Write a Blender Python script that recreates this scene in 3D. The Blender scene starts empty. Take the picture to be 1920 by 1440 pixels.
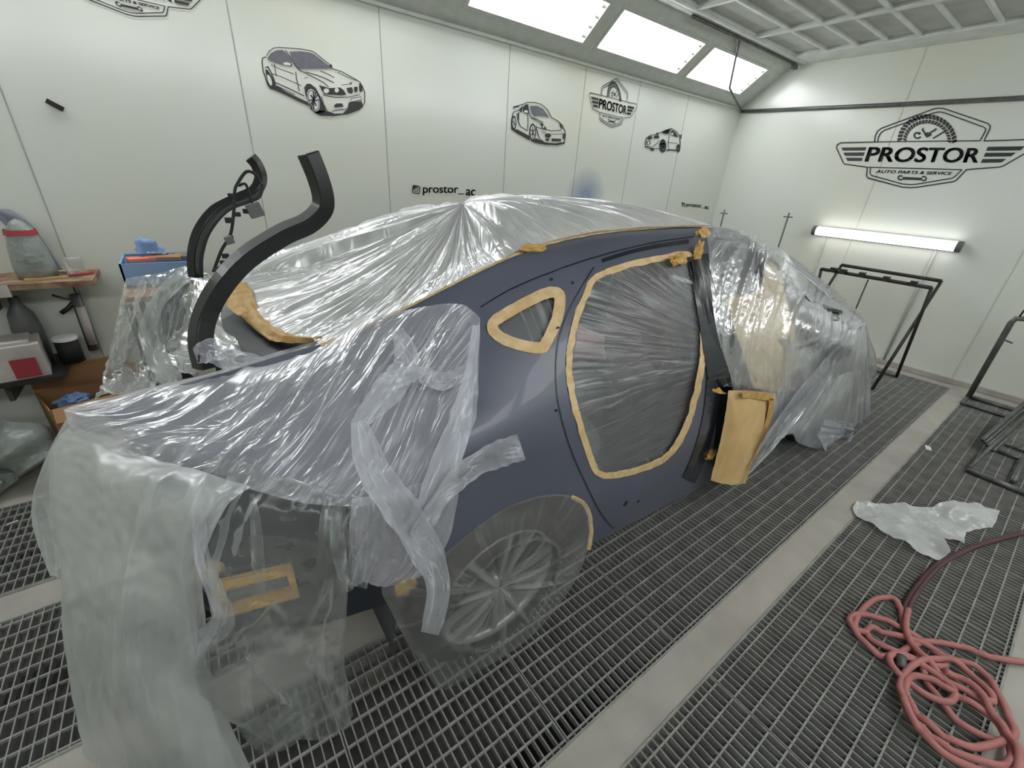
import bpy, bmesh, math, random
from mathutils import Vector, Matrix, noise
from mathutils.geometry import delaunay_2d_cdt
random.seed(7)
scene = bpy.context.scene
# ------------------------------------------------------------------ camera
H = 1.6
RIGHT = Vector((0.80620333, -0.58845763, 0.06126828))
DOWN = Vector((-0.21201195, -0.38402691, -0.89865136))
FWD = Vector((0.55234692, 0.71150611, -0.43436382))
FPX = 792.0
cam_d = bpy.data.cameras.new('camera'); cam = bpy.data.objects.new('camera', cam_d)
scene.collection.objects.link(cam)
cam.matrix_world = Matrix(((RIGHT.x, -DOWN.x, -FWD.x, 0), (RIGHT.y, -DOWN.y, -FWD.y, 0),
                           (RIGHT.z, -DOWN.z, -FWD.z, H), (0, 0, 0, 1)))
cam_d.lens = 36 * FPX / 1920; cam_d.sensor_width = 36; cam_d.clip_start = 0.02
scene.camera = cam
# ------------------------------------------------------------------ world, exposure
w = bpy.data.worlds.new('world'); scene.world = w; w.use_nodes = True
w.node_tree.nodes['Background'].inputs[0].default_value = (0.75, 0.8, 0.8, 1)
w.node_tree.nodes['Background'].inputs[1].default_value = 0.05
scene.view_settings.view_transform = 'Standard'; scene.view_settings.look = 'None'
scene.view_settings.exposure = 0.0; scene.view_settings.gamma = 1
LIGHT_PANEL = 11.8      # emission of the slope light panels
LIGHT_END = 6.0       # emission of the tube lamp on the end wall
cy = scene.cycles
cy.use_denoising = True; cy.max_bounces = 12; cy.transparent_max_bounces = 24
cy.diffuse_bounces = 8; cy.glossy_bounces = 4; cy.transmission_bounces = 4; cy.caustics_reflective = False; cy.caustics_refractive = False
cy.sample_clamp_indirect = 6

# ------------------------------------------------------------------ measuring helpers (metres; y is the distance to the left)
C0 = Vector((0, 0, H))
def ray(px, py): return RIGHT * (px - 960) + DOWN * (py - 720) + FWD * FPX
def at(px, py, v, ax=1):
    d = ray(px, py); t = (v - C0[ax]) / d[ax]; return C0 + d * t
def fl(px, py, z=0.0): return at(px, py, z, 2)

# ------------------------------------------------------------------ materials
def srgb(r, g, b):
    f = lambda c: (c / 255 / 12.92) if c / 255 <= 0.04045 else ((c / 255 + 0.055) / 1.055) ** 2.4
    return (f(r), f(g), f(b), 1)
def nodes(name):
    m = bpy.data.materials.new(name); m.use_nodes = True
    nt = m.node_tree; nt.nodes.clear(); return m, nt
def N(nt, t, **kw):
    n = nt.nodes.new(t)
    for k, v in kw.items():
        if isinstance(k, str) and hasattr(n, k): setattr(n, k, v)
    return n
def mat(name, col, rough=0.5, metal=0.0, var=0.12, scale=6.0, bump=0.0, bscale=40.0, spec=0.5, col2=None, coat=0.0, lo=0.35, hi=0.7):
    m, nt = nodes(name); L = nt.links.new
    out = N(nt, 'ShaderNodeOutputMaterial'); p = N(nt, 'ShaderNodeBsdfPrincipled'); L(p.outputs[0], out.inputs[0])
    tc = N(nt, 'ShaderNodeTexCoord'); nz = N(nt, 'ShaderNodeTexNoise'); nz.inputs['Scale'].default_value = scale
    nz.inputs['Detail'].default_value = 5; L(tc.outputs['Object'], nz.inputs['Vector'])
    r = N(nt, 'ShaderNodeValToRGB'); L(nz.outputs[0], r.inputs[0])
    c2 = col2 or tuple(c * (1 - var) for c in col[:3]) + (1,)
    c1 = tuple(min(1, c * (1 + var * .5)) for c in col[:3]) + (1,) if col2 is None else col
    r.color_ramp.elements[0].position = lo; r.color_ramp.elements[0].color = c2
    r.color_ramp.elements[1].position = hi; r.color_ramp.elements[1].color = c1
    L(r.outputs[0], p.inputs['Base Color'])
    p.inputs['Roughness'].default_value = rough; p.inputs['Metallic'].default_value = metal
    p.inputs['Specular IOR Level'].default_value = spec; p.inputs['Coat Weight'].default_value = coat
    if bump:
        n2 = N(nt, 'ShaderNodeTexNoise'); n2.inputs['Scale'].default_value = bscale; L(tc.outputs['Object'], n2.inputs['Vector'])
        b = N(nt, 'ShaderNodeBump'); b.inputs['Strength'].default_value = bump; b.inputs['Distance'].default_value = 0.01
        L(n2.outputs[0], b.inputs['Height']); L(b.outputs[0], p.inputs['Normal'])
    return m
def emat(name, col, s):
    m, nt = nodes(name); out = N(nt, 'ShaderNodeOutputMaterial'); e = N(nt, 'ShaderNodeEmission')
    e.inputs[0].default_value = col; e.inputs[1].default_value = s; nt.links.new(e.outputs[0], out.inputs[0]); return m
def film(name, op=0.35, su=30.0, sv=3.0, bump=0.6, crease=0.5, rough=0.16, col=(0.86, 0.88, 0.9), gl=0.35, mott=6.0, fine=0.35):
    """thin polythene: clear film with a milky scatter, glossy skin, stretched creases along v (uv in metres)"""
    m, nt = nodes(name); L = nt.links.new
    out = N(nt, 'ShaderNodeOutputMaterial'); uv = N(nt, 'ShaderNodeUVMap')
    mp = N(nt, 'ShaderNodeMapping'); mp.inputs['Scale'].default_value = (su, sv, 1); L(uv.outputs[0], mp.inputs[0])
    n1 = N(nt, 'ShaderNodeTexNoise'); n1.inputs['Scale'].default_value = 1; n1.inputs['Detail'].default_value = 3
    n1.inputs['Distortion'].default_value = 0.6; L(mp.outputs[0], n1.inputs['Vector'])
    # ridged: 1-|2n-1|
    a = N(nt, 'ShaderNodeMath', operation='SUBTRACT'); L(n1.outputs[0], a.inputs[0]); a.inputs[1].default_value = 0.5
    b = N(nt, 'ShaderNodeMath', operation='ABSOLUTE'); L(a.outputs[0], b.inputs[0])
    rg = N(nt, 'ShaderNodeMapRange'); rg.inputs['From Min'].default_value = 0.0; rg.inputs['From Max'].default_value = 0.035
    rg.inputs['To Min'].default_value = 1; rg.inputs['To Max'].default_value = 0; L(b.outputs[0], rg.inputs[0])
    n2 = N(nt, 'ShaderNodeTexNoise'); n2.inputs['Scale'].default_value = mott; n2.inputs['Detail'].default_value = 2; L(uv.outputs[0], n2.inputs['Vector'])
    # only some creases show
    gate = N(nt, 'ShaderNodeMapRange'); gate.inputs['From Min'].default_value = 0.36; gate.inputs['From Max'].default_value = 0.56; L(n2.outputs[0], gate.inputs[0])
    cr = N(nt, 'ShaderNodeMath', operation='MULTIPLY'); L(rg.outputs[0], cr.inputs[0]); L(gate.outputs[0], cr.inputs[1])
    # fine crumple
    mp3 = N(nt, 'ShaderNodeMapping'); mp3.inputs['Scale'].default_value = (su * 0.8 + 14, sv * 2 + 8, 1); mp3.inputs['Rotation'].default_value = (0, 0, 0.5); L(uv.outputs[0], mp3.inputs[0])
    n3 = N(nt, 'ShaderNodeTexNoise'); n3.inputs['Scale'].default_value = 1; n3.inputs['Detail'].default_value = 1; n3.inputs['Distortion'].default_value = 1.5; L(mp3.outputs[0], n3.inputs['Vector'])
    v1 = N(nt, 'ShaderNodeMath', operation='SUBTRACT'); L(n3.outputs[0], v1.inputs[0]); v1.inputs[1].default_value = 0.5
    v2 = N(nt, 'ShaderNodeMath', operation='ABSOLUTE'); L(v1.outputs[0], v2.inputs[0])
    v3 = N(nt, 'ShaderNodeMath', operation='MULTIPLY'); L(v2.outputs[0], v3.inputs[0]); L(gate.outputs[0], v3.inputs[1])
    vr = N(nt, 'ShaderNodeMath', operation='MULTIPLY'); L(v3.outputs[0], vr.inputs[0]); vr.inputs[1].default_value = fine * 0.5
    b3 = N(nt, 'ShaderNodeMath', operation='MULTIPLY_ADD'); L(b.outputs[0], b3.inputs[0]); b3.inputs[1].default_value = 0.45; L(vr.outputs[0], b3.inputs[2])
    hs = N(nt, 'ShaderNodeMath', operation='MULTIPLY_ADD'); L(cr.outputs[0], hs.inputs[0]); hs.inputs[1].default_value = 0.10; L(b3.outputs[0], hs.inputs[2])
    bp = N(nt, 'ShaderNodeBump'); bp.inputs['Strength'].default_value = bump; bp.inputs['Distance'].default_value = 0.035; L(hs.outputs[0], bp.inputs['Height'])
    tr = N(nt, 'ShaderNodeBsdfTransparent'); tr.inputs[0].default_value = (0.96, 0.97, 0.97, 1)
    di = N(nt, 'ShaderNodeBsdfDiffuse'); di.inputs[0].default_value = (*col, 1); L(bp.outputs[0], di.inputs['Normal'])
    tl = N(nt, 'ShaderNodeBsdfTranslucent'); tl.inputs[0].default_value = (*col, 1); L(bp.outputs[0], tl.inputs['Normal'])
    gy = N(nt, 'ShaderNodeBsdfGlossy'); gy.inputs['Roughness'].default_value = rough; L(bp.outputs[0], gy.inputs['Normal'])
    gy.inputs[0].default_value = (0.95, 0.95, 0.97, 1)
    s1 = N(nt, 'ShaderNodeMixShader'); s1.inputs[0].default_value = 0.4; L(di.outputs[0], s1.inputs[1]); L(tl.outputs[0], s1.inputs[2])
    lw = N(nt, 'ShaderNodeLayerWeight'); lw.inputs['Blend'].default_value = 0.3
    # opacity
    o1 = N(nt, 'ShaderNodeMapRange'); o1.inputs['From Min'].default_value = 0.3; o1.inputs['From Max'].default_value = 0.7
    o1.inputs['To Min'].default_value = op * 0.75; o1.inputs['To Max'].default_value = min(1, op * 1.25); L(n2.outputs[0], o1.inputs[0])
    o2 = N(nt, 'ShaderNodeMath', operation='MULTIPLY_ADD'); L(cr.outputs[0], o2.inputs[0]); o2.inputs[1].default_value = crease; L(o1.outputs[0], o2.inputs[2])
    o3 = N(nt, 'ShaderNodeMath', operation='MULTIPLY_ADD', use_clamp=True); L(lw.outputs['Facing'], o3.inputs[0]); o3.inputs[1].default_value = 0.25
    la = N(nt, 'ShaderNodeAttribute', attribute_name='lay'); lb = N(nt, 'ShaderNodeMath', operation='ADD'); L(la.outputs['Fac'], lb.inputs[0]); L(o2.outputs[0], lb.inputs[1]); L(lb.outputs[0], o3.inputs[2])
    s2 = N(nt, 'ShaderNodeMixShader'); L(o3.outputs[0], s2.inputs[0]); L(tr.outputs[0], s2.inputs[1]); L(s1.outputs[0], s2.inputs[2])
    fr = N(nt, 'ShaderNodeFresnel'); fr.inputs[0].default_value = 1.5; L(bp.outputs[0], fr.inputs['Normal'])
    f2 = N(nt, 'ShaderNodeMath', operation='MULTIPLY_ADD', use_clamp=True); L(fr.outputs[0], f2.inputs[0]); f2.inputs[1].default_value = gl; f2.inputs[2].default_value = 0.03
    s3 = N(nt, 'ShaderNodeMixShader'); L(f2.outputs[0], s3.inputs[0]); L(s2.outputs[0], s3.inputs[1]); L(gy.outputs[0], s3.inputs[2])
    L(s3.outputs[0], out.inputs[0])
    return m

M = {}
M['wall'] = mat('wall_paint', srgb(219, 223, 219), rough=0.2, var=0.05, scale=0.8, spec=0.5, bump=0.12, bscale=2.2, col2=srgb(216, 217, 206))
M['slope'] = mat('housing_paint', srgb(196, 199, 192), rough=0.4, var=0.08, scale=14)
M['ceilbar'] = mat('ceiling_bar', srgb(215, 219, 215), rough=0.45)
M['filter'] = mat('filter_mat', srgb(190, 192, 188), rough=0.95, bump=0.5, bscale=90)
M['concrete'] = mat('painted_concrete', srgb(180, 175, 167), rough=0.5, scale=5, col2=srgb(162, 157, 149), bump=0.15, bscale=60)
M['pit'] = mat('pit_floor', srgb(104, 104, 102), rough=0.9, var=0.3, scale=9)
M['grate'] = mat('grating_steel', srgb(150, 150, 147), rough=0.5, metal=0.0, var=0.25, scale=12)
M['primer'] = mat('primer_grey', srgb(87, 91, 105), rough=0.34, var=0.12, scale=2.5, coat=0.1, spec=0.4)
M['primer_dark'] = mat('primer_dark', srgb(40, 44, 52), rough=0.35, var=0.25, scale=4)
M['jamb'] = mat('jamb_blue_black', srgb(22, 27, 38), rough=0.22, var=0.2, scale=4, coat=0.3)
M['black'] = mat('black_paint', srgb(20, 22, 23), rough=0.34, var=0.2, scale=10, coat=0.1)
M['rubber'] = mat('rubber', srgb(30, 30, 31), rough=0.7)
M['interior'] = mat('interior_trim', srgb(140, 143, 144), rough=0.8, var=0.2, scale=3)
M['interior_dark'] = mat('interior_dark', srgb(70, 72, 75), rough=0.8)
M['seat_red'] = mat('seat_leather', srgb(128, 78, 82), rough=0.5, var=0.3, scale=5)
M['alloy'] = mat('alloy', srgb(160, 162, 163), rough=0.35, metal=0.5)
M['tape'] = mat('masking_tape', srgb(214, 190, 150), rough=0.6, var=0.1, scale=30, bump=0.4, bscale=60, col2=srgb(196, 164, 114))
M['tape_gold'] = mat('masking_tape_gold', srgb(204, 168, 104), rough=0.5, var=0.2, scale=24, bump=0.6, bscale=45, col2=srgb(176, 134, 66))
M['paper'] = mat('masking_paper', srgb(226, 204, 166), rough=0.6, scale=7, bump=0.6, bscale=14, col2=srgb(205, 178, 134))
M['seam'] = mat('wall_seam', srgb(168, 172, 167), rough=0.5)
M['paper_brown'] = mat('kraft_paper', srgb(216, 186, 134), rough=0.55, scale=5, bump=0.2, bscale=7, col2=srgb(192, 158, 104))
M['decal'] = mat('decal_black', srgb(48, 50, 52), rough=0.5, var=0.1)
M['decal_grey'] = mat('decal_grey', srgb(112, 112, 122), rough=0.5, var=0.15, scale=20)
M['steel'] = mat('dull_steel', srgb(105, 106, 104), rough=0.45, metal=0.4, var=0.3, scale=12)
M['dark_steel'] = mat('dark_steel', srgb(48, 45, 44), rough=0.5, metal=0.2, var=0.3, scale=12)
M['hose'] = mat('hose_red', srgb(188, 126, 124), rough=0.55, var=0.12, scale=10, spec=0.3)
M['hose_dark'] = mat('hose_dark', srgb(92, 58, 64), rough=0.5, var=0.2, scale=10)
M['blue'] = mat('blue_box', srgb(128, 158, 198), rough=0.5, var=0.06)
M['blue_cloth'] = mat('blue_cloth', srgb(120, 150, 196), rough=0.8, bump=0.6)
M['card'] = mat('cardboard', srgb(158, 118, 82), rough=0.85, var=0.12)
M['card_white'] = mat('white_card', srgb(196, 190, 186), rough=0.7, var=0.2, scale=10, col2=srgb(176, 168, 166))
M['red'] = mat('red_print', srgb(160, 52, 62), rough=0.6)
M['grey_plastic'] = mat('grey_plastic', srgb(98, 100, 100), rough=0.5)
M['grey_sheet'] = mat('grey_sheet', srgb(56, 60, 62), rough=0.35, var=0.2, scale=3)
M['wood'] = mat('shelf_board', srgb(170, 150, 120), rough=0.8, var=0.35, scale=18, col2=srgb(120, 84, 70))
M['white'] = mat('white_plastic', srgb(225, 227, 225), rough=0.4, var=0.05)
M['stain'] = mat('blue_paint_mist', srgb(150, 170, 205), rough=0.3)
M['bagfilm'] = mat('bag_plastic', srgb(142, 148, 144), rough=0.35, bump=1.0, bscale=22, var=0.3, scale=9)
M['panel'] = emat('lamp_diffuser', (0.97, 1, 1.0, 1), LIGHT_PANEL)
M['tube'] = emat('tube_lamp', (1, 1, 1, 1), LIGHT_END)
M['film_roof'] = film('film_roof', op=0.82, su=26, sv=1.2, bump=0.8, crease=0.3, rough=0.3, gl=0.3, fine=0.9, col=(0.93, 0.94, 0.94))
M['film_tail'] = film('film_tail', op=0.6, su=4, sv=1.2, bump=0.3, crease=0.12, rough=0.4, gl=0.25, col=(0.74, 0.78, 0.78), fine=0.12)
M['film_quarter'] = film('film_quarter', op=0.4, su=16, sv=2.2, bump=0.8, crease=0.4, rough=0.28, gl=0.3, col=(0.84, 0.84, 0.93), fine=0.5)
M['film_lobe'] = film('film_lobe', op=0.09, su=9, sv=1.4, bump=0.5, crease=0.4, rough=0.28, gl=0.3, col=(0.7, 0.74, 0.74), fine=0.4)
M['film_strip'] = film('film_strip', op=0.38, su=22, sv=4, bump=0.7, crease=0.5, rough=0.3, gl=0.4, col=(0.8, 0.82, 0.9), fine=0.9)
M['film_wheel'] = film('film_wheel', op=0.12, su=9, sv=1.2, bump=0.4, crease=0.16, rough=0.35, gl=0.2, col=(0.55, 0.55, 0.54), fine=0.45)
M['film_door'] = film('film_door', op=0.2, su=14, sv=0.8, bump=0.6, crease=0.4, rough=0.3, gl=0.35, col=(0.6, 0.63, 0.65), fine=0.3)
M['film_front'] = film('film_front', op=0.2, su=6, sv=1.0, bump=0.5, crease=0.4, rough=0.28, gl=0.35, col=(0.76, 0.79, 0.83), fine=0.35)
M['film_far'] = film('film_far', op=0.3, su=10, sv=1.6, bump=0.8, crease=0.45, rough=0.25, gl=0.45, col=(0.8, 0.83, 0.82), fine=0.5)
M['film_floor'] = film('film_floor', op=0.85, su=8, sv=6, bump=0.6, crease=0.3, rough=0.2, gl=0.3, col=(0.9, 0.92, 0.92), fine=0.9)

# ------------------------------------------------------------------ object helpers
COL = scene.collection
def mesh_obj(name, verts, faces, m, parent=None, uvs=None, smooth=True, lay=None):
    me = bpy.data.meshes.new(name); me.from_pydata([tuple(v) for v in verts], [], faces); me.update()
    if m: me.materials.append(m)
    if smooth:
        for p in me.polygons: p.use_smooth = True
    if uvs:
        l = me.uv_layers.new(name='UVMap')
        for p in me.polygons:
            for li in p.loop_indices: l.data[li].uv = uvs[me.loops[li].vertex_index]
    if lay:
        at_ = me.attributes.new('lay', 'FLOAT', 'POINT')
        for i, v in enumerate(lay): at_.data[i].value = v
    o = bpy.data.objects.new(name, me); COL.objects.link(o)
    if parent:
        o.parent = parent; o.matrix_parent_inverse = parent.matrix_world.inverted() if False else Matrix.Translation(-parent.location)
    return o
def tag(o, label=None, cat=None, group=None, kind=None):
    if label: o['label'] = label
    if cat: o['category'] = cat
    if group: o['group'] = group
    if kind: o['kind'] = kind
    return o
def thing(name, label, cat, loc=(0, 0, 0), group=None):
    o = bpy.data.objects.new(name, None); COL.objects.link(o); o.location = loc; o.empty_display_size = 0.1
    return tag(o, label, cat, group)
class MB:
    def __init__(s): s.v = []; s.f = []
    def add(s, vs, fs):
        n = len(s.v); s.v += [Vector(v) for v in vs]; s.f += [tuple(i + n for i in f) for f in fs]; return s
    def box(s, a, b):
        x0, y0, z0 = a; x1, y1, z1 = b
        return s.add([(x0, y0, z0), (x1, y0, z0), (x1, y1, z0), (x0, y1, z0), (x0, y0, z1), (x1, y0, z1), (x1, y1, z1), (x0, y1, z1)],
                     [(0, 3, 2, 1), (4, 5, 6, 7), (0, 1, 5, 4), (1, 2, 6, 5), (2, 3, 7, 6), (3, 0, 4, 7)])
    def obox(s, c, X, Y, Z):
        c, X, Y, Z = map(Vector, (c, X, Y, Z))
        return s.add([c - X - Y - Z, c + X - Y - Z, c + X + Y - Z, c - X + Y - Z, c - X - Y + Z, c + X - Y + Z, c + X + Y + Z, c - X + Y + Z],
                     [(0, 3, 2, 1), (4, 5, 6, 7), (0, 1, 5, 4), (1, 2, 6, 5), (2, 3, 7, 6), (3, 0, 4, 7)])
    def tube(s, pts, r, n=8, cap=True, flat=None):
        pts = [Vector(p) for p in pts]; rings = []
        up = Vector((0, 0, 1)); prev = None
        for i, p in enumerate(pts):
            d = (pts[min(i + 1, len(pts) - 1)] - pts[max(i - 1, 0)]).normalized()
            if prev is None:
                a = d.cross(up)
                if a.length < 1e-3: a = d.cross(Vector((1, 0, 0)))
                a.normalize()
            else:
                a = (prev - d * prev.dot(d)); a.normalize()
            prev = a; b = d.cross(a)
            ri = r[i] if isinstance(r, (list, tuple)) else r
            k1, k2 = flat or (1, 1)
            rings.append([p + (a * math.cos(t) * k1 + b * math.sin(t) * k2) * ri for t in [2 * math.pi * j / n for j in range(n)]])
        vs = [v for rg in rings for v in rg]; fs = []
        for i in range(len(pts) - 1):
            for j in range(n):
                k = (j + 1) % n; fs.append((i * n + j, i * n + k, (i + 1) * n + k, (i + 1) * n + j))
        if cap: fs.append(tuple(range(n - 1, -1, -1))); fs.append(tuple((len(pts) - 1) * n + j for j in range(n)))
        return s.add(vs, fs)
    def lathe(s, c, axis, prof, n=32):
        c = Vector(c); ax = Vector(axis).normalized(); u = ax.orthogonal().normalized(); v = ax.cross(u); vs = []
        for h, r in prof:
            for j in range(n):
                t = 2 * math.pi * j / n; vs.append(c + ax * h + (u * math.cos(t) + v * math.sin(t)) * r)
        fs = []
        for i in range(len(prof) - 1):
            for j in range(n):
                k = (j + 1) % n; fs.append((i * n + j, i * n + k, (i + 1) * n + k, (i + 1) * n + j))
        return s.add(vs, fs)
    def build(s, name, m, parent=None, smooth=False, bevel=0):
        o = mesh_obj(name, s.v, s.f, m, parent, smooth=smooth)
        if bevel:
            b = o.modifiers.new('bevel', 'BEVEL'); b.width = bevel; b.segments = 2; b.limit_method = 'ANGLE'
        return o
def struct(name, mb, m, **k): return tag(mb.build(name, m, **k), kind='structure')
def cr(p0, p1, p2, p3, t):
    return 0.5 * ((2 * p1) + (-p0 + p2) * t + (2 * p0 - 5 * p1 + 4 * p2 - p3) * t * t + (-p0 + 3 * p1 - 3 * p2 + p3) * t * t * t)
def spline(pts, n, closed=False):
    L = len(pts); out = []
    cnt = L if closed else L - 1
    for s in range(n + (0 if closed else 1)):
        x = s / n * cnt; i = min(int(x), cnt - 1); t = x - i
        g = (lambda k: pts[k % L]) if closed else (lambda k: pts[max(0, min(L - 1, k))])
        out.append(cr(g(i - 1), g(i), g(i + 1), g(i + 2), t))
    return out
def A(*pts): return [at(*p) for p in pts]
def fold(u, v, fu, fv, seed=0.0):
    """ridged folds, running along v"""
    a = noise.noise(Vector((u * fu + seed, v * fv, seed * 1.7)))
    b = noise.noise(Vector((u * fu * 2.3 + seed, v * fv * 1.4, seed * 3.1 + 5)))
    return max(0, 1 - abs(a) * 3.2) ** 1.5 + 0.5 * max(0, 1 - abs(b) * 3.5) ** 1.5
def sheet(name, rows, m, nu=60, nv=60, amp=0.01, fu=8, fv=1.0, seed=1.0, parent=None, edge=0.0, crump=0.0, shear=0.0):
    """rows: list (top to bottom) of lists of points, splined to a grid; folds run top to bottom"""
    R = [spline([Vector(p) for p in r], nu) for r in rows]
    cols = [spline([R[i][j] for i in range(len(R))], nv) for j in range(nu + 1)]
    V = [[cols[j][i] for j in range(nu + 1)] for i in range(nv + 1)]
    wu = sum((R[len(R) // 2][j + 1] - R[len(R) // 2][j]).length for j in range(nu)); wv = sum((cols[nu // 2][i + 1] - cols[nu // 2][i]).length for i in range(nv))
    out = []; uvs = []
    for i in range(nv + 1):
        for j in range(nu + 1):
            a = V[i][min(j + 1, nu)] - V[i][max(j - 1, 0)]; b = V[min(i + 1, nv)][j] - V[max(i - 1, 0)][j]
            n = a.cross(b)
            n = n.normalized() if n.length > 1e-9 else Vector((0, -1, 0))
            if n.dot(Vector((-.3, -1, .7))) < 0: n = -n
            u, v = j / nu, i / nv
            damp = min(1, u * 14 + edge, (1 - u) * 14 + edge) * min(1, v * 7)
            d = amp * fold(u * wu + shear * v * wv, v * wv, fu, fv, seed) * damp
            if crump: d += crump * noise.noise(Vector((u * wu * 22, v * wv * 22, seed)))
            out.append(V[i][j] + n * d); uvs.append((u * wu + seed + shear * v * wv, v * wv))
    F = [(i * (nu + 1) + j, i * (nu + 1) + j + 1, (i + 1) * (nu + 1) + j + 1, (i + 1) * (nu + 1) + j) for i in range(nv) for j in range(nu)]
    return mesh_obj(name, out, F, m, parent, uvs)
def fan(name, apex, bound, m, nt=160, nr=30, bulge=None, amp=0.01, ft=14, fr=1.0, seed=2.0, parent=None, closed=True, r0=0.0, k=1.0, disp=None):
    """polar sheet pulled out of one point; folds radiate from the apex. bulge(t01) offsets along z (or a vector)"""
    apex = Vector(apex); B = spline([Vector(p) for p in bound], nt, closed)
    nb = nt if closed else nt + 1
    lay = []; out = []; uvs = []; n0 = sum(((B[(i + 1) % nb] - apex).cross(B[i] - apex) for i in range(nb if closed else nb - 1)), Vector()).normalized()
    for i in range(nr + 1):
        r = r0 + (1 - r0) * i / nr
        for j in range(nb):
            p = apex.lerp(B[j], r); s = math.sin(math.pi * min(1, r))
            if bulge: p = p + bulge(j / nt) * s
            th = 2 * math.pi * j / nt; L = (B[j] - apex).length
            q = Vector((math.cos(th) * ft / 6.28, math.sin(th) * ft / 6.28, r * fr + seed))
            f = (1 - abs(noise.noise(q)) * 2.2) + 0.5 * (1 - abs(noise.noise(q * 2.3)) * 2.2) - 0.8
            if disp:
                dv, lv = disp(p); p = p + dv; lay.append(lv)
            out.append(p + n0 * (amp * f * min(1, r * L * 3.2) * min(1, (1 - r) * 6 + 0.15)))
            uvs.append((j / nt * 2.0 * k, r * L))
    nn = nb
    F = [(i * nn + j, i * nn + (j + 1) % nn, (i + 1) * nn + (j + 1) % nn, (i + 1) * nn + j) for i in range(nr) for j in range(nb if closed else nb - 1)]
    return mesh_obj(name, out, F, m, parent, uvs, lay=lay or None)
def pip(x, y, poly):
    c = False; j = len(poly) - 1
    for i in range(len(poly)):
        a, b = poly[i], poly[j]
        if (a[1] > y) != (b[1] > y) and x < (b[0] - a[0]) * (y - a[1]) / (b[1] - a[1]) + a[0]: c = not c
        j = i
    return c
def region(outer, holes, f, step):
    """triangulated region of a 2D domain with holes, filled with a fine grid; f maps 2D to 3D"""
    vs = []; es = []
    for poly in [outer] + holes:
        n0 = len(vs); dense = []
        for i in range(len(poly)):
            a, b = Vector(poly[i]), Vector(poly[(i + 1) % len(poly)]); k = max(1, int((b - a).length / step))
            dense += [a.lerp(b, t / k) for t in range(k)]
        vs += dense; es += [(n0 + i, n0 + (i + 1) % len(dense)) for i in range(len(dense))]
    xs = [p[0] for p in outer]; ys = [p[1] for p in outer]; y = min(ys)
    while y < max(ys):
        x = min(xs)
        while x < max(xs):
            if pip(x, y, outer) and not any(pip(x, y, h) for h in holes): vs.append(Vector((x, y)))
            x += step
        y += step
    V, _, F, *_ = delaunay_2d_cdt(vs, es, [], 0, step * 0.05)
    keep = []
    for t in F:
        cx = sum(V[i][0] for i in t) / len(t); cyy = sum(V[i][1] for i in t) / len(t)
        if pip(cx, cyy, outer) and not any(pip(cx, cyy, h) for h in holes): keep.append(tuple(t))
    return [f(v[0], v[1]) for v in V], keep, [(v[0], v[1]) for v in V]

# ================================================================== THE BOOTH
XE, YL, YR, XB, ZC = 6.03, 3.44, -1.35, -2.6, 3.0
ZS, YS = 2.58, 2.9        # slope between wall top and ceiling edge
struct('wall_left', MB().box((XB, YL, 0), (XE, YL + .1, ZS + .06)), M['wall'])
struct('wall_end', MB().box((XE, YR - .1, 0), (XE + .1, YL + .1, ZC + .1)), M['wall'])
struct('wall_right', MB().box((XB, YR - .1, 0), (XE, YR, ZC + .1)), M['wall'])
struct('wall_back', MB().box((XB - .1, YR - .1, 0), (XB, YL + .1, ZC + .1)), M['wall'])
# joints between the wall panels (thin cover strips)
for i, x in enumerate((-0.56, 0.47, 1.35, 2.42, 3.28, 4.05, 4.9)):
    z0 = 0.0
    m = MB().box((x - .003, YL - .002, z0), (x + .003, YL, ZS))
    struct('trim_%d' % (i + 1), m, M['seam'])
for i, y in enumerate((0.45, 1.75)):
    struct('trim_%d' % (i + 8), MB().box((XE - .003, y - .004, 0), (XE, y + .004, ZC)), M['slope'])
struct('trim_10', MB().box((XB, YL - .03, ZS - .015), (XE, YL, ZS + .005)), M['slope'])
struct('baseboard_end', MB().box((XE - .03, YR, 0), (XE, YL, .05)), M['concrete'])
struct('baseboard_left', MB().box((XB, YL - .03, 0), (XE - .03, YL, .06)), M['concrete'])
# sloped light housing: rails around the light openings
sd = Vector((0, YS - YL, ZC - ZS)); sl_len = sd.length; sd.normalize(); sn = Vector((0, -sd.z, sd.y)) ; sn = Vector((0, -sd.z, -abs(sd.y)))
def slope_pt(x, t, off=0.0): return Vector((x, YL, ZS)) + sd * t + sn * off
bays = [(-2.45, -1.3), (-1.15, -0.05), (0.08, 0.50), (0.64, 1.80), (1.93, 3.09), (3.23, 4.44), (4.57, 5.70)]
bays = [(-2.05, -0.85), (-0.72, 0.50), (0.63, 1.80), (1.93, 3.09), (3.23, 4.44), (4.57, 5.70)]
T0, T1 = 0.15, 0.52
def slope_box(mb, x0, x1, t0, t1, o0=-.06, o1=0.0):
    P = [slope_pt(x, t, o) for o in (o0, o1) for (x, t) in ((x0, t0), (x1, t0), (x1, t1), (x0, t1))]
    mb.add(P, [(0, 3, 2, 1), (4, 5, 6, 7), (0, 1, 5, 4), (1, 2, 6, 5), (2, 3, 7, 6), (3, 0, 4, 7)])
mb = MB(); slope_box(mb, XB, XE, 0, T0); slope_box(mb, XB, XE, T1, sl_len)
xs = [XB] + [v for b in bays for v in b] + [XE]
for i in range(0, len(xs), 2): slope_box(mb, xs[i], xs[i + 1], T0, T1)
slope_box(mb, XB, XE, 0, sl_len, -.22, -.2)
struct('ceiling_slope_left', mb, M['slope'])
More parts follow.
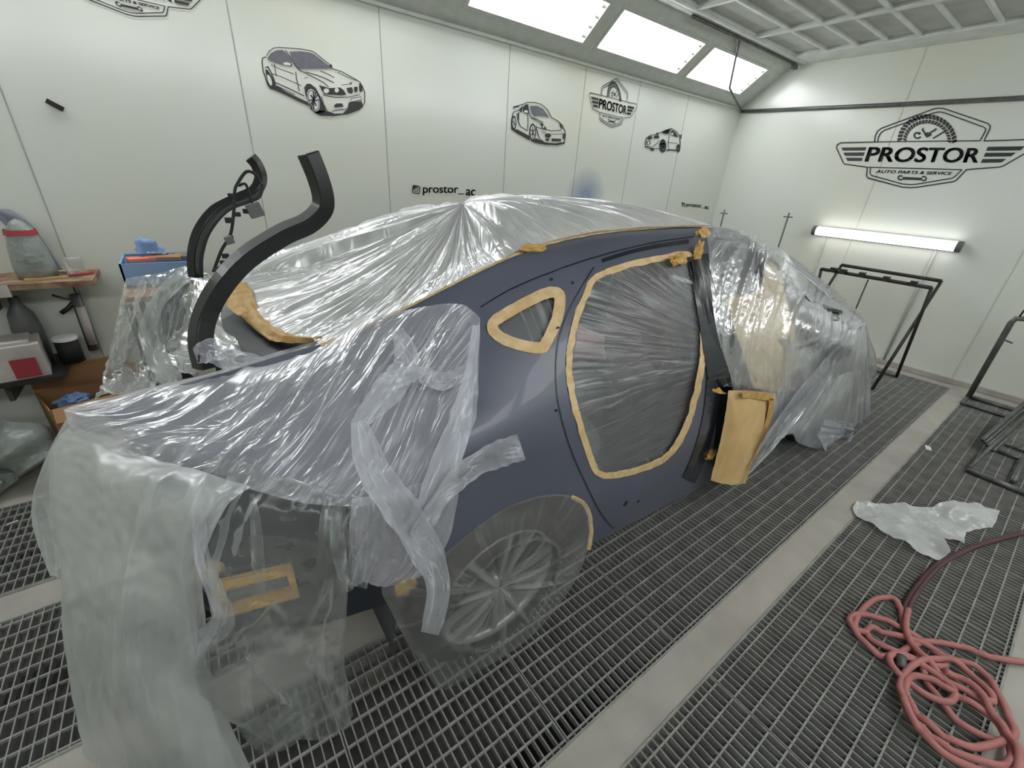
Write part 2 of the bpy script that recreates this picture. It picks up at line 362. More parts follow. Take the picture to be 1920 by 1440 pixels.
def bay_light(x0, x1, mirror=False, label=''):
    o = thing('ceiling_light', label, 'light', slope_pt((x0 + x1) / 2, (T0 + T1) / 2, -.05), 'fluorescent light boxes in the sloped ceiling edge')
    f = MB(); w_ = .018
    slope_box(f, x0 - .01, x1 + .01, T0 - .01, T0 + w_, -.03, .006); slope_box(f, x0 - .01, x1 + .01, T1 - w_, T1 + .01, -.03, .006)
    slope_box(f, x0 - .01, x0 + w_, T0 + w_, T1 - w_, -.03, .006); slope_box(f, x1 - w_, x1 + .01, T0 + w_, T1 - w_, -.03, .006)
    d = MB(); slope_box(d, x0 + .01, x1 - .01, T0 + .01, T1 - .01, -.05, -.04)
    ts = []
    for k in range(4):
        tt = T0 + .06 + k * .083; t = MB(); ts.append(t)
        t.tube([slope_pt(x1 - .01, tt, -.02), slope_pt(x1 - .06, tt, -.02)], .016, 10)
    if mirror:
        for q in [f, d] + ts: q.v = [Vector((v.x, YR + YL - v.y, v.z)) for v in q.v]; q.f = [tuple(reversed(a)) for a in q.f]
        o.location.y = YR + YL - o.location.y
    f.build('frame', M['slope'], o); d.build('diffuser', M['panel'], o); [t.build('tube_end', M['white'], o) for t in ts]
names = ['second bay behind the camera', 'bay nearest the car tail', 'small bright piece at the top edge of the picture', 'longest bay over the painted white car mural', 'middle bay over the small badge mural', 'last bay beside the end wall']
for b, n in zip(bays, names): bay_light(*b, label='light box, left sloped ceiling, ' + n)
# right slope mirrored
mr = MB(); mr.v = [Vector((v.x, YR + YL - v.y, v.z)) for v in mb.v]; mr.f = [tuple(reversed(a)) for a in mb.f]
struct('ceiling_slope_right', mr, M['slope'])
for b, n in zip(bays, ['first', 'second', 'third', 'fourth', 'fifth', 'sixth']): bay_light(*b, mirror=True, label='white light box in the right sloped ceiling, %s from the back wall' % n)
# ceiling: filter mats in a bar grid
struct('ceiling', MB().box((XB, YR, ZC + .01), (XE, YL, ZC + .1)), M['filter'])
g = MB()
yb = [2.80, 2.765 - .27, 2.225, 1.985, 1.74, 1.48, 1.22, .96, .70, .44, .18, -.1, -.4, -.7]
for y in yb: g.box((XB, y - .012, ZC - .02), (XE - .16, y + .012, ZC + .01))
for x in (-1.5, -.45, .62, 1.7, 2.77, 3.87, 4.86): g.box((x - .02, YR + .5, ZC - .028), (x + .02, YS - .1, ZC + .01))
struct('trim_11', g, M['ceilbar'])
g = MB()
for yy, s in ((YS, 1), (YR + YL - YS, -1)):
    g.box((XB, min(yy, yy - s * .05), ZC - .035), (XE, max(yy, yy - s * .05), ZC)); g.box((XB, min(yy - s * .07, yy - s * .1), ZC - .04), (XE, max(yy - s * .07, yy - s * .1), ZC + .01))
g.box((5.70, YR + .5, ZC - .03), (XE, YS, ZC + .01))
struct('trim_12', g, M['ceilbar'])
# rail with the conduit that drops to the end wall
t = thing('conduit', 'thin grey metal conduit dropping from the ceiling rail and running across the end wall', 'pipe', (5.95, 3.3, 2.5))
MB().tube([(3.9, YS - .03, ZC - .05), (5.95, YS - .03, ZC - .05)], .014, 8).build('ceiling_rail', M['steel'], t, smooth=True)
P = [at(1386, 78, YS - .03), at(1381, 100, 3.02), at(1368, 165, 3.12), at(1390, 208, 3.40)]
MB().tube(P, .011, 8).build('drop_tube', M['steel'], t, smooth=True)
MB().tube([at(1390, 209, XE - .02, 0), at(1660, 197, XE - .02, 0), at(1925, 183, XE - .02, 0), (XE - .02, YR + .01, 2.44)], .019, 8).build('wall_tube', M['steel'], t, smooth=True)
MB().box((5.88, YS - .05, ZC - .09), (5.96, YS - .01, ZC - .05)).build('bracket', M['steel'], t)

# ---- floor
strips = [(-.39 - .6, -.39), (.27, .41), (1.07, 1.25), (1.90, 2.05), (2.71, YL)]
strips[0] = (YR, -.39)
mb = MB()
for a, b in strips: mb.box((XB, a, -.5), (XE, b, -.001))
mb.box((XB, YR, -.5), (-1.66, YL, -.004))
mb.box((5.845, YR, -.5), (XE, YL, -.004))
fo = struct('floor', mb, M['concrete'])
struct('floor_pit', MB().box((XB, YR, -.52), (XE, YL, -.3)), M['pit'])
mb = MB()
for a, b in strips:
    for y in (a, b):
        mb.box((-1.66, y - .004, -.03), (5.84, y + .004, .003))
struct('trim_13', mb, M['grate'])
lanes = [(-.386, .266, 'lane holding the red hose'), (.414, 1.066, 'lane under the near wheels'), (1.254, 1.896, 'lane under the car middle'), (2.054, 2.706, 'lane nearest the left wall')]
PW, BP, RP = .5772, .0277, .0612
proto = {}
order = ['first', 'second', 'third', 'fourth', 'fifth', 'sixth', 'seventh', 'eighth', 'ninth', 'tenth', 'eleventh', 'twelfth', 'thirteenth', 'fourteenth']
x_edges = [1.226 + PW * k for k in range(-5, 8)]
def grating(ly):
    g = MB(); L = .573; n = 21
    y0, y1 = ly
    for i in range(n):
        x = i * (L - .004) / (n - 1)
        g.box((x, 0, -.03), (x + .004, y1 - y0, 0))
    k = 0; y = .008
    while y < y1 - y0:
        yy = min(y, y1 - y0 - .007); g.box((0, yy, -.012), (L, yy + .006, -.001)); y += RP
    return g
for ln, (a, b, txt) in enumerate(lanes):
    src = None; n = 0
    for x in reversed(x_edges):
        if x + PW > 5.86: continue
        vis_end = x + PW
        if ln == 0 and vis_end < .7: continue
        if ln == 3 and x > 2.6: continue
        if src is None: src = grating((a, b)).build('floor_grating', M['grate']); o = src
        else: o = src.copy(); COL.objects.link(o)
        o.location = (x, a, 0)
        tag(o, 'grey steel grating, %s from the end wall, %s' % (order[n], txt), 'grating', 'steel floor gratings'); n += 1

# ================================================================== DECALS ON THE WALLS
def stroke(mb, pts, wpx, fx, closed=False):
    """flat line with a width in drawing units; fx maps drawing units to the wall"""
    P = [Vector(p) for p in pts]; n = len(P); L = []; R = []
    for i in range(n):
        if closed: a, b = P[i - 1], P[(i + 1) % n]
        else: a, b = P[max(i - 1, 0)], P[min(i + 1, n - 1)]
        d = (b - a)
        if d.length < 1e-6: d = Vector((1, 0))
        d.normalize(); k = 1.0
        if closed or 0 < i < n - 1:
            e = (P[i] - a).normalized() if (P[i] - a).length > 1e-6 else d
            k = 1 / max(.5, abs(d.dot(e)))
        q = Vector((-d.y, d.x)) * wpx / 2 * k; L.append(fx(*(P[i] + q))); R.append(fx(*(P[i] - q)))
    m = n if closed else n - 1
    mb.add(L + R, [(i, (i + 1) % n, n + (i + 1) % n, n + i) for i in range(m)])
def fill(mb, poly, fx):
    from mathutils.geometry import tessellate_polygon
    t = tessellate_polygon([[Vector((p[0], p[1], 0)) for p in poly]]); mb.add([fx(*p) for p in poly], [tuple(q) for q in t])
def ell(cx, cyy, rx, ry, n=28, a0=0, a1=360, rot=0):
    r = math.radians(rot)
    o = []
    for i in range(n + (0 if a1 - a0 == 360 else 1)):
        t = math.radians(a0 + (a1 - a0) * i / n); x, y = rx * math.cos(t), ry * math.sin(t)
        o.append((cx + x * math.cos(r) - y * math.sin(r), cyy + x * math.sin(r) + y * math.cos(r)))
    return o
def text_mesh(s, shear=0.0):
    """glyph outlines as triangles, scaled to the unit box"""
    cu = bpy.data.curves.new('t', 'FONT'); cu.body = s; cu.shear = shear; cu.offset = 0.0
    ob = bpy.data.objects.new('t', cu); COL.objects.link(ob)
    dg = bpy.context.evaluated_depsgraph_get(); me = bpy.data.meshes.new_from_object(ob.evaluated_get(dg))
    V = [v.co.copy() for v in me.vertices]; F = [tuple(p.vertices) for p in me.polygons]
    bpy.data.objects.remove(ob); bpy.data.meshes.remove(me)
    x0 = min(v.x for v in V); x1 = max(v.x for v in V); y0 = min(v.y for v in V); y1 = max(v.y for v in V)
    return [((v.x - x0) / (x1 - x0), (v.y - y0) / (y1 - y0)) for v in V], F
def text_on(mb, s, x0, y0, x1, y1, x2, y2, fx, shear=0.0, bold=0):
    """text box: (x0,y0) lower left, (x1,y1) lower right, (x2,y2) upper left, in drawing units"""
    V, F = text_mesh(s, shear)
    offs = [(0, 0)] if not bold else [(dx * bold, dy * bold) for dx in (-1, 0, 1) for dy in (-.6, 0, .6)]
    for k, (dx, dy) in enumerate(offs):
        mb.add([fx(x0 + u * (x1 - x0) + v * (x2 - x0) + dx, y0 + u * (y1 - y0) + v * (y2 - y0) + dy) + Vector((0, 0, 0)) for u, v in V], F)
# badge drawn in the 1920 x 1280 close-up units of the end-wall badge
def badge(mb, mb2, fx, bold=5):
    S = lambda p, w_, c=False: stroke(mb, p, w_ * 1.35, fx, c)
    S([(350, 712), (125, 680), (110, 662), (45, 520), (50, 490), (85, 468), (430, 460)], 9)
    S([(425, 462), (432, 400), (455, 350), (500, 320), (1020, 128), (1070, 120), (1120, 126), (1560, 275), (1582, 300), (1578, 330), (1520, 448)], 9)
    S([(455, 462), (465, 410), (490, 365), (530, 340), (1010, 172), (1070, 158), (1120, 166), (1520, 312), (1540, 335), (1532, 355), (1480, 446)], 9)
    S([(430, 460), (1000, 452), (1480, 447)], 8)
    S([(1515, 449), (2040, 432), (2075, 445), (2080, 475), (2060, 500), (1720, 695), (1680, 710), (1340, 736)], 9)
    S([(355, 712), (1300, 737)], 8)
    S([(352, 712), (345, 800), (358, 820), (700, 910), (790, 917), (850, 912), (1220, 855), (1245, 840), (1345, 736)], 9)
    S([(385, 718), (378, 770), (395, 795), (700, 878), (780, 886), (840, 882), (1200, 822), (1225, 808), (1300, 737)], 8)
    for q in ([(92, 515), (345, 512), (332, 545), (108, 545)], [(112, 566), (328, 563), (315, 598), (130, 598)], [(135, 618), (308, 618), (297, 650), (155, 648)],
              [(1558, 508), (1930, 502), (1885, 543), (1542, 548)], [(1535, 568), (1840, 566), (1790, 603), (1515, 607)], [(1505, 630), (1745, 628), (1695, 664), (1488, 668)]):
        fill(mb, q, fx)
    # tyre arch with tread blocks
    for k in range(22):
        a = 180 - k * 8.3; b = a - 6.4
        def P(t, rx, ry, c=(950, 455)): t = math.radians(t); return (c[0] + rx * math.cos(t), c[1] - ry * math.sin(t))
        fill(mb, [P(a, 295, 272), P(b, 300, 275), P(b - 4, 252, 228), P(a - 4, 248, 225)], fx)
        fill(mb, [P(a - 4, 240, 218), P(b - 4, 240, 218), P(b, 205, 180), P(a, 205, 180)], fx)
    S(ell(855, 395, 32, 28, 14, 20, 330), 12); S([(860, 380), (885, 368)], 12)
    fill(mb, [(918, 365), (990, 362), (995, 395), (950, 418), (925, 395)], fx)
    S([(925, 365), (905, 340), (915, 322)], 13); S([(985, 362), (1020, 345), (1045, 325)], 13); S([(1010, 425), (1060, 395), (1095, 372), (1130, 355)], 11)
    text_on(mb, 'PROSTOR', 330, 655, 1450, 665, 378, 512, fx, 0.0, bold)
    text_on(mb2, 'AUTO PARTS & SERVICE', 435, 768, 1190, 790, 450, 738, fx, 0.1, 1.6)
    S([(705, 822), (900, 830)], 20)
    S(ell(685, 818, 24, 20, 10, 40, 320), 11); S(ell(918, 826, 24, 20, 10, 220, 500), 11)
def end_fx(x, y): p = at(1560 + x / 5.3333, 180 + y / 5.3333, XE - .004, 0); return p
def put_badge(name, label, fx, bold=5):
    t = thing(name, label, 'wall decal', fx(900, 500))
    a, b = MB(), MB(); badge(a, b, fx, bold); a.build('emblem', M['decal'], t); b.build('small_lettering', M['decal'], t)
put_badge('wall_badge', 'large black winged badge decal with tyre and wrench on the end wall', end_fx, 6)
# local badge coordinates in metres for copies on the left wall
c0 = end_fx(900, 500)
def loc(x, y): p = end_fx(x, y); return (c0.y - p.y, p.z - c0.z)
def left_badge(cx, cz, sx, sz, slant=0):
    def f(x, y): u, v = loc(x, y); return Vector((cx + u * sx, YL - .005, cz + v * sz))
    return f
bl = [loc(45, 520), loc(2080, 475), loc(1070, 120), loc(770, 915)]
bw, bh = bl[1][0] - bl[0][0], bl[2][1] - bl[3][1]
sx = (4.061 - 3.366) / bw; sz = .40 / bh
put_badge('wall_badge', 'small black winged badge decal high on the left wall below the lights', left_badge(3.70 - (bl[0][0] + bl[1][0]) / 2 * sx, 2.355, sx, sz), 5)
wr = (loc(780, 825)); ww = loc(935, 830)[0] - loc(670, 820)[0]
s2 = .088 / ww
put_badge('wall_badge', 'cropped black badge decal at the top edge of the left wall', left_badge(.018 - wr[0] * .45, 2.276 - wr[1] * .42, .45, .42), 5)
# car murals, traced in close-up units
def car_mural(label, draws, fx):
    t = thing('car_mural', label, 'wall decal', fx(*draws[0][1][0]))
    a, b, c = MB(), MB(), []
    for k, pts, w_ in draws:
        if k == 's': stroke(a, pts, w_, fx)
        elif k == 'c': stroke(a, pts, w_, fx, True)
        elif k == 'f': fill(a, pts, fx)
        elif k == 'g': fill(b, pts, fx)
        elif k == 't': stroke(a, pts, w_, lambda x, y: fx(x, y) + Vector((0, -.003, 0)))
        elif k == 'w': q = MB(); fill(q, pts, lambda x, y: fx(x, y) + Vector((0, -.0015, 0))); c.append(q)
    a.build('line_work', M['decal'], t)
    if b.v: b.build('grey_glass', M['decal_grey'], t)
    for q in c: q.build('white_fill', M['white'], t)
f1 = lambda x, y: at(480 + x / 8.727, 70 + y / 8.727, YL - .005)
d1 = [('s', [(175, 300), (215, 230), (290, 175), (380, 165), (720, 190), (900, 220), (960, 250), (1200, 440)], 14),
      ('s', [(170, 320), (110, 340), (100, 400), (120, 560), (150, 640), (190, 770), (245, 850)], 16),
      ('g', [(180, 350), (240, 260), (330, 212), (430, 205), (480, 235), (560, 340), (600, 440), (590, 480), (400, 440), (230, 385)], 0),
      ('g', [(545, 235), (720, 225), (880, 245), (950, 275), (1230, 490), (1240, 510), (900, 515), (700, 520), (640, 440)], 0),
      ('s', [(480, 205), (560, 320), (640, 460), (720, 540), (900, 630), (1100, 735), (1190, 810)], 13),
      ('s', [(650, 560), (665, 680), (690, 790), (710, 880)], 13), ('s', [(300, 430), (320, 560), (335, 640)], 11),
      ('s', [(240, 450), (400, 520), (620, 600)], 11), ('s', [(250, 590), (400, 640), (560, 710), (740, 790)], 11),
      ('s', [(320, 740), (500, 820), (790, 960)], 16), ('s', [(330, 790), (500, 870), (640, 940)], 10),
      ('f', [(240, 840), (340, 790), (500, 890), (700, 990), (850, 1060), (880, 1130), (700, 1050), (480, 940), (320, 870)], 0),
      ('s', [(150, 500), (190, 480), (230, 540), (300, 700), (320, 790)], 18),
      ('f', [(150, 520), (200, 540), (260, 640), (320, 760), (320, 820), (250, 840), (190, 760)], 0),
      ('w', ell(222, 700, 30, 95, 20, rot=-18), 0),
      ('f', [(790, 820), (830, 760), (890, 760), (980, 830), (1050, 960), (1100, 1080), (1150, 1200), (1100, 1260), (1000, 1260), (900, 1170), (850, 1040), (810, 930)], 0),
      ('w', ell(940, 1030, 92, 190, 28, rot=-18), 0), ('t', ell(940, 1030, 78, 168, 28, rot=-18), 12)] + \
     [('t', [(940, 1030), (940 + 72 * math.cos(a) - 20 * math.sin(a), 1030 + 155 * math.sin(a))], 20) for a in [k * .628 for k in range(10)]] + \
     [('f', [(900, 1180), (1000, 1250), (1160, 1210), (1260, 1250), (1420, 1245), (1500, 1170), (1520, 1060), (1730, 1050), (1755, 1130), (1690, 1190), (1500, 1260), (1280, 1290), (1050, 1280)], 0),
      ('s', [(1240, 510), (1400, 560), (1600, 670), (1700, 730), (1740, 800), (1780, 900), (1780, 1060), (1750, 1110)], 14),
      ('s', [(820, 570), (1000, 620), (1150, 680), (1280, 745)], 15), ('s', [(1050, 550), (1180, 600), (1280, 660)], 13), ('s', [(1340, 570), (1450, 630), (1650, 710)], 9),
      ('f', [(1030, 780), (1200, 830), (1380, 820), (1440, 870), (1480, 940), (1400, 950), (1120, 930), (1080, 870)], 0),
      ('w', ell(1150, 875, 45, 40, 18), 0), ('w', ell(1320, 865, 35, 38, 18), 0),
      ('f', [(1480, 830), (1570, 815), (1590, 880), (1570, 920), (1510, 910)], 0), ('f', [(1600, 815), (1660, 805), (1665, 870), (1640, 905), (1610, 890)], 0),
      ('f', [(1690, 740), (1740, 800), (1745, 880), (1700, 900), (1685, 830)], 0), ('s', [(1400, 780), (1530, 765), (1560, 770)], 10), ('f', [(1520, 740), (1570, 735), (1570, 770)], 0),
      ('s', [(1090, 940), (1300, 985), (1500, 980), (1700, 940)], 12), ('s', [(1070, 960), (1110, 1100), (1170, 1210), (1280, 1250)], 12),
      ('f', [(1275, 1110), (1320, 1080), (1410, 1080), (1435, 1135), (1290, 1150)], 0), ('s', [(1240, 1210), (1350, 1190), (1470, 1180), (1500, 1150)], 12),
      ('s', [(1550, 1000), (1720, 970), (1725, 1030), (1560, 1060), (1550, 1000)], 10), ('f', [(1190, 450), (1230, 435), (1250, 470), (1245, 510), (1215, 500)], 0),
      ('w', [(440, 420), (500, 405), (570, 430), (560, 462), (460, 450)], 0), ('s', [(790, 670), (850, 655)], 10)]
car_mural('black line drawing of a sports coupe, largest of three on the left wall', d1, f1)
f2 = lambda x, y: at(940 + x / 5.333, 130 + y / 5.333, YL - .005)
d2 = [('s', [(215, 350), (260, 330), (330, 330), (400, 350), (460, 400), (500, 480)], 8), ('s', [(125, 375), (215, 350), (205, 400)], 8), ('s', [(130, 400), (120, 378), (180, 372)], 8),
      ('s', [(190, 400), (120, 430), (105, 500), (105, 600), (150, 620)], 8), ('g', [(285, 365), (360, 365), (420, 395), (480, 480), (400, 465), (330, 470), (300, 430)], 0),
      ('f', [(215, 380), (240, 350), (262, 350), (272, 440), (250, 445), (215, 420)], 0), ('w', [(228, 410), (262, 412), (262, 436), (232, 432)], 0),
      ('f', [(180, 400), (210, 370), (205, 430), (185, 420)], 0), ('s', [(265, 350), (280, 440), (300, 480), (380, 510), (420, 530)], 8), ('s', [(265, 440), (268, 540), (262, 610)], 7),
      ('s', [(155, 440), (165, 500), (190, 570), (262, 615)], 8), ('f', [(165, 440), (180, 430), (178, 510), (170, 500)], 0),
      ('f', ell(125, 535, 26, 72, 20), 0), ('w', ell(125, 535, 15, 50, 20), 0), ('t', [(125, 500), (125, 570)], 7), ('t', [(112, 520), (138, 550)], 7),
      ('f', ell(313, 630, 33, 90, 22), 0), ('w', ell(313, 630, 22, 68, 22), 0), ('t', [(313, 570), (313, 690)], 8), ('t', [(296, 600), (330, 660)], 8), ('t', [(330, 600), (296, 660)], 8),
      ('f', [(110, 600), (160, 600), (280, 665), (285, 710), (150, 635)], 0), ('f', [(300, 715), (350, 690), (440, 730), (540, 740), (636, 725), (630, 745), (560, 760), (440, 755), (340, 735)], 0),
      ('s', [(345, 560), (360, 620), (380, 690), (430, 730)], 8), ('s', [(500, 480), (570, 520), (610, 560), (635, 610), (642, 660), (630, 740)], 8),
      ('s', [(350, 580), (440, 600), (500, 615), (600, 610)], 8), ('f', [(392, 530), (420, 545), (450, 590), (440, 600), (410, 580), (395, 555)], 0), ('w', ell(422, 572, 8, 14), 0),
      ('f', [(580, 535), (605, 560), (615, 600), (595, 590)], 0), ('f', [(435, 650), (480, 640), (500, 660), (480, 690), (440, 675)], 0), ('f', [(440, 690), (480, 695), (475, 720), (445, 712)], 0),
      ('f', [(500, 690), (600, 695), (595, 722), (505, 720)], 0), ('f', [(615, 650), (640, 640), (636, 690), (615, 700)], 0), ('s', [(400, 625), (480, 650), (630, 645)], 5), ('s', [(300, 490), (330, 500), (400, 540)], 6)]
car_mural('black line drawing of a rounded sports car with a rear wing', d2, f2)
d3 = [('s', [(1560, 650), (1640, 610), (1700, 592), (1750, 620), (1785, 670), (1790, 740), (1785, 800)], 8), ('s', [(1775, 665), (1800, 655), (1798, 690)], 8),
      ('g', [(1605, 635), (1655, 605), (1700, 598), (1680, 650), (1640, 650)], 0), ('f', [(1605, 635), (1655, 603), (1690, 600), (1665, 645)], 0),
      ('f', [(1690, 650), (1705, 605), (1740, 625), (1770, 680), (1735, 672)], 0), ('w', ell(1708, 645, 12, 12), 0),
      ('s', [(1560, 650), (1490, 660), (1450, 690), (1440, 730), (1440, 775), (1500, 790), (1580, 795)], 8), ('f', [(1462, 690), (1480, 668), (1515, 672), (1500, 700), (1470, 705)], 0),
      ('f', [(1520, 690), (1535, 660), (1575, 660), (1580, 690)], 0), ('f', [(1450, 718), (1490, 715), (1492, 750), (1455, 755)], 0), ('w', ell(1470, 735, 10, 14), 0), ('f', [(1545, 640), (1560, 632), (1580, 640), (1560, 652)], 0),
      ('f', ell(1615, 765, 36, 68, 24), 0), ('g', ell(1612, 762, 25, 52, 24), 0), ('f', ell(1770, 790, 20, 42, 20), 0), ('g', ell(1768, 790, 12, 30, 20), 0),
      ('s', [(1650, 810), (1690, 805), (1750, 812)], 14), ('s', [(1680, 655), (1670, 740), (1675, 800)], 5), ('s', [(1660, 730), (1760, 740)], 5), ('f', [(1480, 790), (1530, 795), (1525, 815), (1500, 812)], 0),
      ('s', [(1450, 770), (1500, 778), (1560, 740), (1575, 710)], 6)]
car_mural('black line drawing of a small rally saloon facing left, smallest of the three car murals', d3, f2)
f3 = lambda x, y: at(750 + x / 12, 330 + y / 12, YL - .005)
def handle(fx, label, cat='wall decal'):
    t = thing('wall_lettering', label, cat, fx(300, 300)); a = MB()
    stroke(a, [(300, 215), (430, 230), (445, 250), (440, 380), (425, 395), (300, 380), (288, 365), (288, 230)], 20, fx, True)
    stroke(a, ell(365, 305, 40, 42, 20), 18, fx, True); fill(a, [(295, 215), (385, 225), (385, 265), (330, 270), (320, 300), (295, 300)], fx); fill(a, [(395, 240), (420, 242), (418, 262), (396, 260)], fx)
    text_on(a, 'prostor_', 520, 432, 1440, 438, 520, 235, fx, 0, 5)
    text_on(a, 'ac', 1485, 435, 1690, 445, 1490, 300, fx, 0, 5)
    a.build('lettering', M['decal'], t)
handle(f3, 'black lettering with camera icon on the left wall above the car roof')
def f4(x, y):
    u = (x - 288) / 1400; v = (y - 215) / 230
    return at(1279 + u * 50, 380 + v * 9 + u * 3.5, YL - .005)
handle(f4, 'tiny black lettering with camera icon near the far corner of the left wall')
# things stuck to the left wall
tag(MB().obox(at(103, 197, YL - .012), (.027, 0, -.016), (0, .008, 0), (.006, 0, .010)).build('wall_clip', M['rubber'], bevel=.002), 'small black strip stuck slanting on the bare left wall', 'clip')
# blue overspray mist on wall: soft blotch
def blotch(name, px, py, r, label):
    m, nt = nodes('mist'); L = nt.links.new; out = N(nt, 'ShaderNodeOutputMaterial'); tc = N(nt, 'ShaderNodeTexCoord'); gr = N(nt, 'ShaderNodeTexGradient', gradient_type='SPHERICAL')
    mp = N(nt, 'ShaderNodeMapping'); mp.inputs['Location'].default_value = (-1, -1, 0); mp.inputs['Scale'].default_value = (2, 2, 1)
    L(tc.outputs['UV'], mp.inputs[0]); L(mp.outputs[0], gr.inputs[0])
    d = N(nt, 'ShaderNodeBsdfPrincipled'); d.inputs['Base Color'].default_value = srgb(120, 150, 205); d.inputs['Roughness'].default_value = .3
    t = N(nt, 'ShaderNodeBsdfTransparent'); k = N(nt, 'ShaderNodeMath', operation='MULTIPLY'); k.inputs[1].default_value = .6; L(gr.outputs[0], k.inputs[0])
    s = N(nt, 'ShaderNodeMixShader'); L(k.outputs[0], s.inputs[0]); L(t.outputs[0], s.inputs[1]); L(d.outputs[0], s.inputs[2]); L(s.outputs[0], out.inputs[0])
    c = at(px, py, YL - .003)
    o = mesh_obj(name, [c + Vector((-r, 0, -r)), c + Vector((r, 0, -r)), c + Vector((r, 0, r)), c + Vector((-r, 0, r))], [(0, 1, 2, 3)], m, uvs=[(0, 0), (1, 0), (1, 1), (0, 1)])
    tag(o, label, 'stain')
blotch('paint_stain', 1098, 372, .3, 'faint blue paint mist stain on the left wall just above the car roof')



# ================================================================== THE CAR
YC = 1.66
ST = [(-.55, [(.25, 1.4), (.6, 1.3), (.9, 1.3), (1.0, 1.45), (1.06, 1.55), (1.2, 1.8)]),
      (-.3, [(.25, 1.12), (.6, 1.05), (.9, 1.06), (.98, 1.13), (1.05, 1.27), (1.2, 1.6)]),
      (-.1, [(.25, .92), (.6, .87), (.9, .90), (1.0, .98), (1.05, 1.08), (1.1, 1.25), (1.2, 1.6)]),
      (.1, [(.25, .83), (.6, .79), (.9, .81), (.98, .86), (1.05, .97), (1.12, 1.17), (1.2, 1.4)]),
      (.3, [(.25, .80), (.6, .76), (.93, .775), (1.0, .83), (1.08, 1.0), (1.16, 1.18), (1.25, 1.4)]),
      (.6, [(.22, .79), (.6, .752), (.94, .765), (1.0, .80), (1.15, .93), (1.25, 1.05), (1.31, 1.15), (1.38, 1.4)]),
      (.9, [(.22, .79), (.6, .755), (.95, .768), (1.0, .79), (1.2, .92), (1.33, 1.03), (1.40, 1.13), (1.46, 1.4)]),
      (1.3, [(.22, .79), (.6, .765), (.95, .775), (1.0, .79), (1.2, .90), (1.38, 1.03), (1.445, 1.13), (1.49, 1.4)]),
      (2.0, [(.22, .79), (.6, .765), (.95, .775), (1.0, .79), (1.2, .90), (1.40, 1.03), (1.462, 1.13), (1.51, 1.4)]),
      (2.6, [(.22, .79), (.6, .765), (.93, .775), (.98, .79), (1.2, .93), (1.33, 1.05), (1.40, 1.18), (1.46, 1.4)]),
      (3.0, [(.22, .79), (.6, .76), (.90, .775), (.96, .80), (1.02, .9), (1.15, 1.05), (1.25, 1.25), (1.3, 1.6)]),
      (3.3, [(.22, .79), (.6, .752), (.85, .765), (.93, .82), (.98, 1.0), (1.02, 1.3), (1.1, 1.7)]),
      (3.9, [(.22, .84), (.5, .80), (.72, .82), (.80, .9), (.88, 1.1), (.92, 1.4), (1.0, 1.7)]),
      (4.15, [(.22, 1.0), (.5, .98), (.65, 1.0), (.75, 1.1), (.8, 1.3), (.85, 1.6), (.95, 1.9)])]
def lerp_tab(tab, z):
    if z <= tab[0][0]: return tab[0][1]
    for (a, ya), (b, yb_) in zip(tab, tab[1:]):
        if z <= b: return ya + (yb_ - ya) * (z - a) / (b - a)
    a, ya = tab[-2]; b, yb_ = tab[-1]; return yb_ + (yb_ - ya) / (b - a) * (z - b)
def y_raw(x, z):
    if x <= ST[0][0]: return lerp_tab(ST[0][1], z)
    for (xa, ta), (xb, tb) in zip(ST, ST[1:]):
        if x <= xb:
            t = (x - xa) / (xb - xa); return lerp_tab(ta, z) * (1 - t) + lerp_tab(tb, z) * t
    return lerp_tab(ST[-1][1], z)
def YY(x, z):
    s = 0
    for dx in (-.1, -.05, 0, .05, .1):
        for dz in (-.018, 0, .018): s += y_raw(x + dx, z + dz)
    return s / 15
def onside(px, py):
    """where the sight line through a measured point meets the car's side"""
    lo = None; y = .5
    while y < 2.2:
        p = at(px, py, y)
        if y >= YY(p.x, p.z): break
        y += .02
    a, b = y - .02, y
    for _ in range(14):
        mdl = (a + b) / 2; p = at(px, py, mdl)
        if mdl >= YY(p.x, p.z): b = mdl
        else: a = mdl
    p = at(px, py, b); return p
def xz(pts): 
    o = []
    for p in pts:
        q = onside(*p); o.append((q.x, q.z))
    return o
def smooth2(pts, n): return [tuple(v) for v in spline([Vector((p[0], p[1])) for p in pts], n, True)]
def surf(off=0.0, mirror=False):
    def f(x, z):
        y = YY(x, z) + off
        return Vector((x, 2 * YC - y if mirror else y, z))
    return f
def orient(o, d):
    # make the faces look towards d
    me = o.data; s = sum((p.normal * p.area for p in me.polygons), Vector())
    if s.dot(Vector(d)) < 0: me.flip_normals()
    return o
def thick(o, t, d=None):
    if d: orient(o, d); t = abs(t)
    m = o.modifiers.new('thickness', 'SOLIDIFY'); m.thickness = t; m.offset = -1
    e = o.modifiers.new('edges', 'EDGE_SPLIT'); e.split_angle = math.radians(40); return o

car = thing('car', 'dark grey primed car wrapped in masking film, rear door and boot lid removed', 'car', (.63, YC, 0))
door_out = [(1115, 513), (1180, 490), (1240, 478), (1288, 470), (1303, 482), (1312, 520), (1320, 580), (1324, 640), (1318, 700), (1303, 765), (1282, 820), (1250, 862), (1200, 885), (1150, 896), (1120, 894), (1104, 868), (1085, 810), (1068, 750), (1060, 690), (1064, 640), (1076, 590), (1095, 545)]
q_out = [(1050, 541), (1056, 556), (1050, 595), (1024, 652), (1006, 659), (960, 650), (925, 634), (911, 616), (918, 600), (950, 580), (1000, 553), (1030, 541)]
body_out_px = [(252, 741), (400, 705), (520, 668), (620, 640), (680, 612), (740, 590), (800, 558), (860, 527), (925, 496), (991, 468), (1050, 451), (1100, 441), (1160, 433), (1210, 429), (1270, 425), (1322, 424)]
top_xz = xz(body_out_px)
wheel_c = (.63, .32); WR = .375
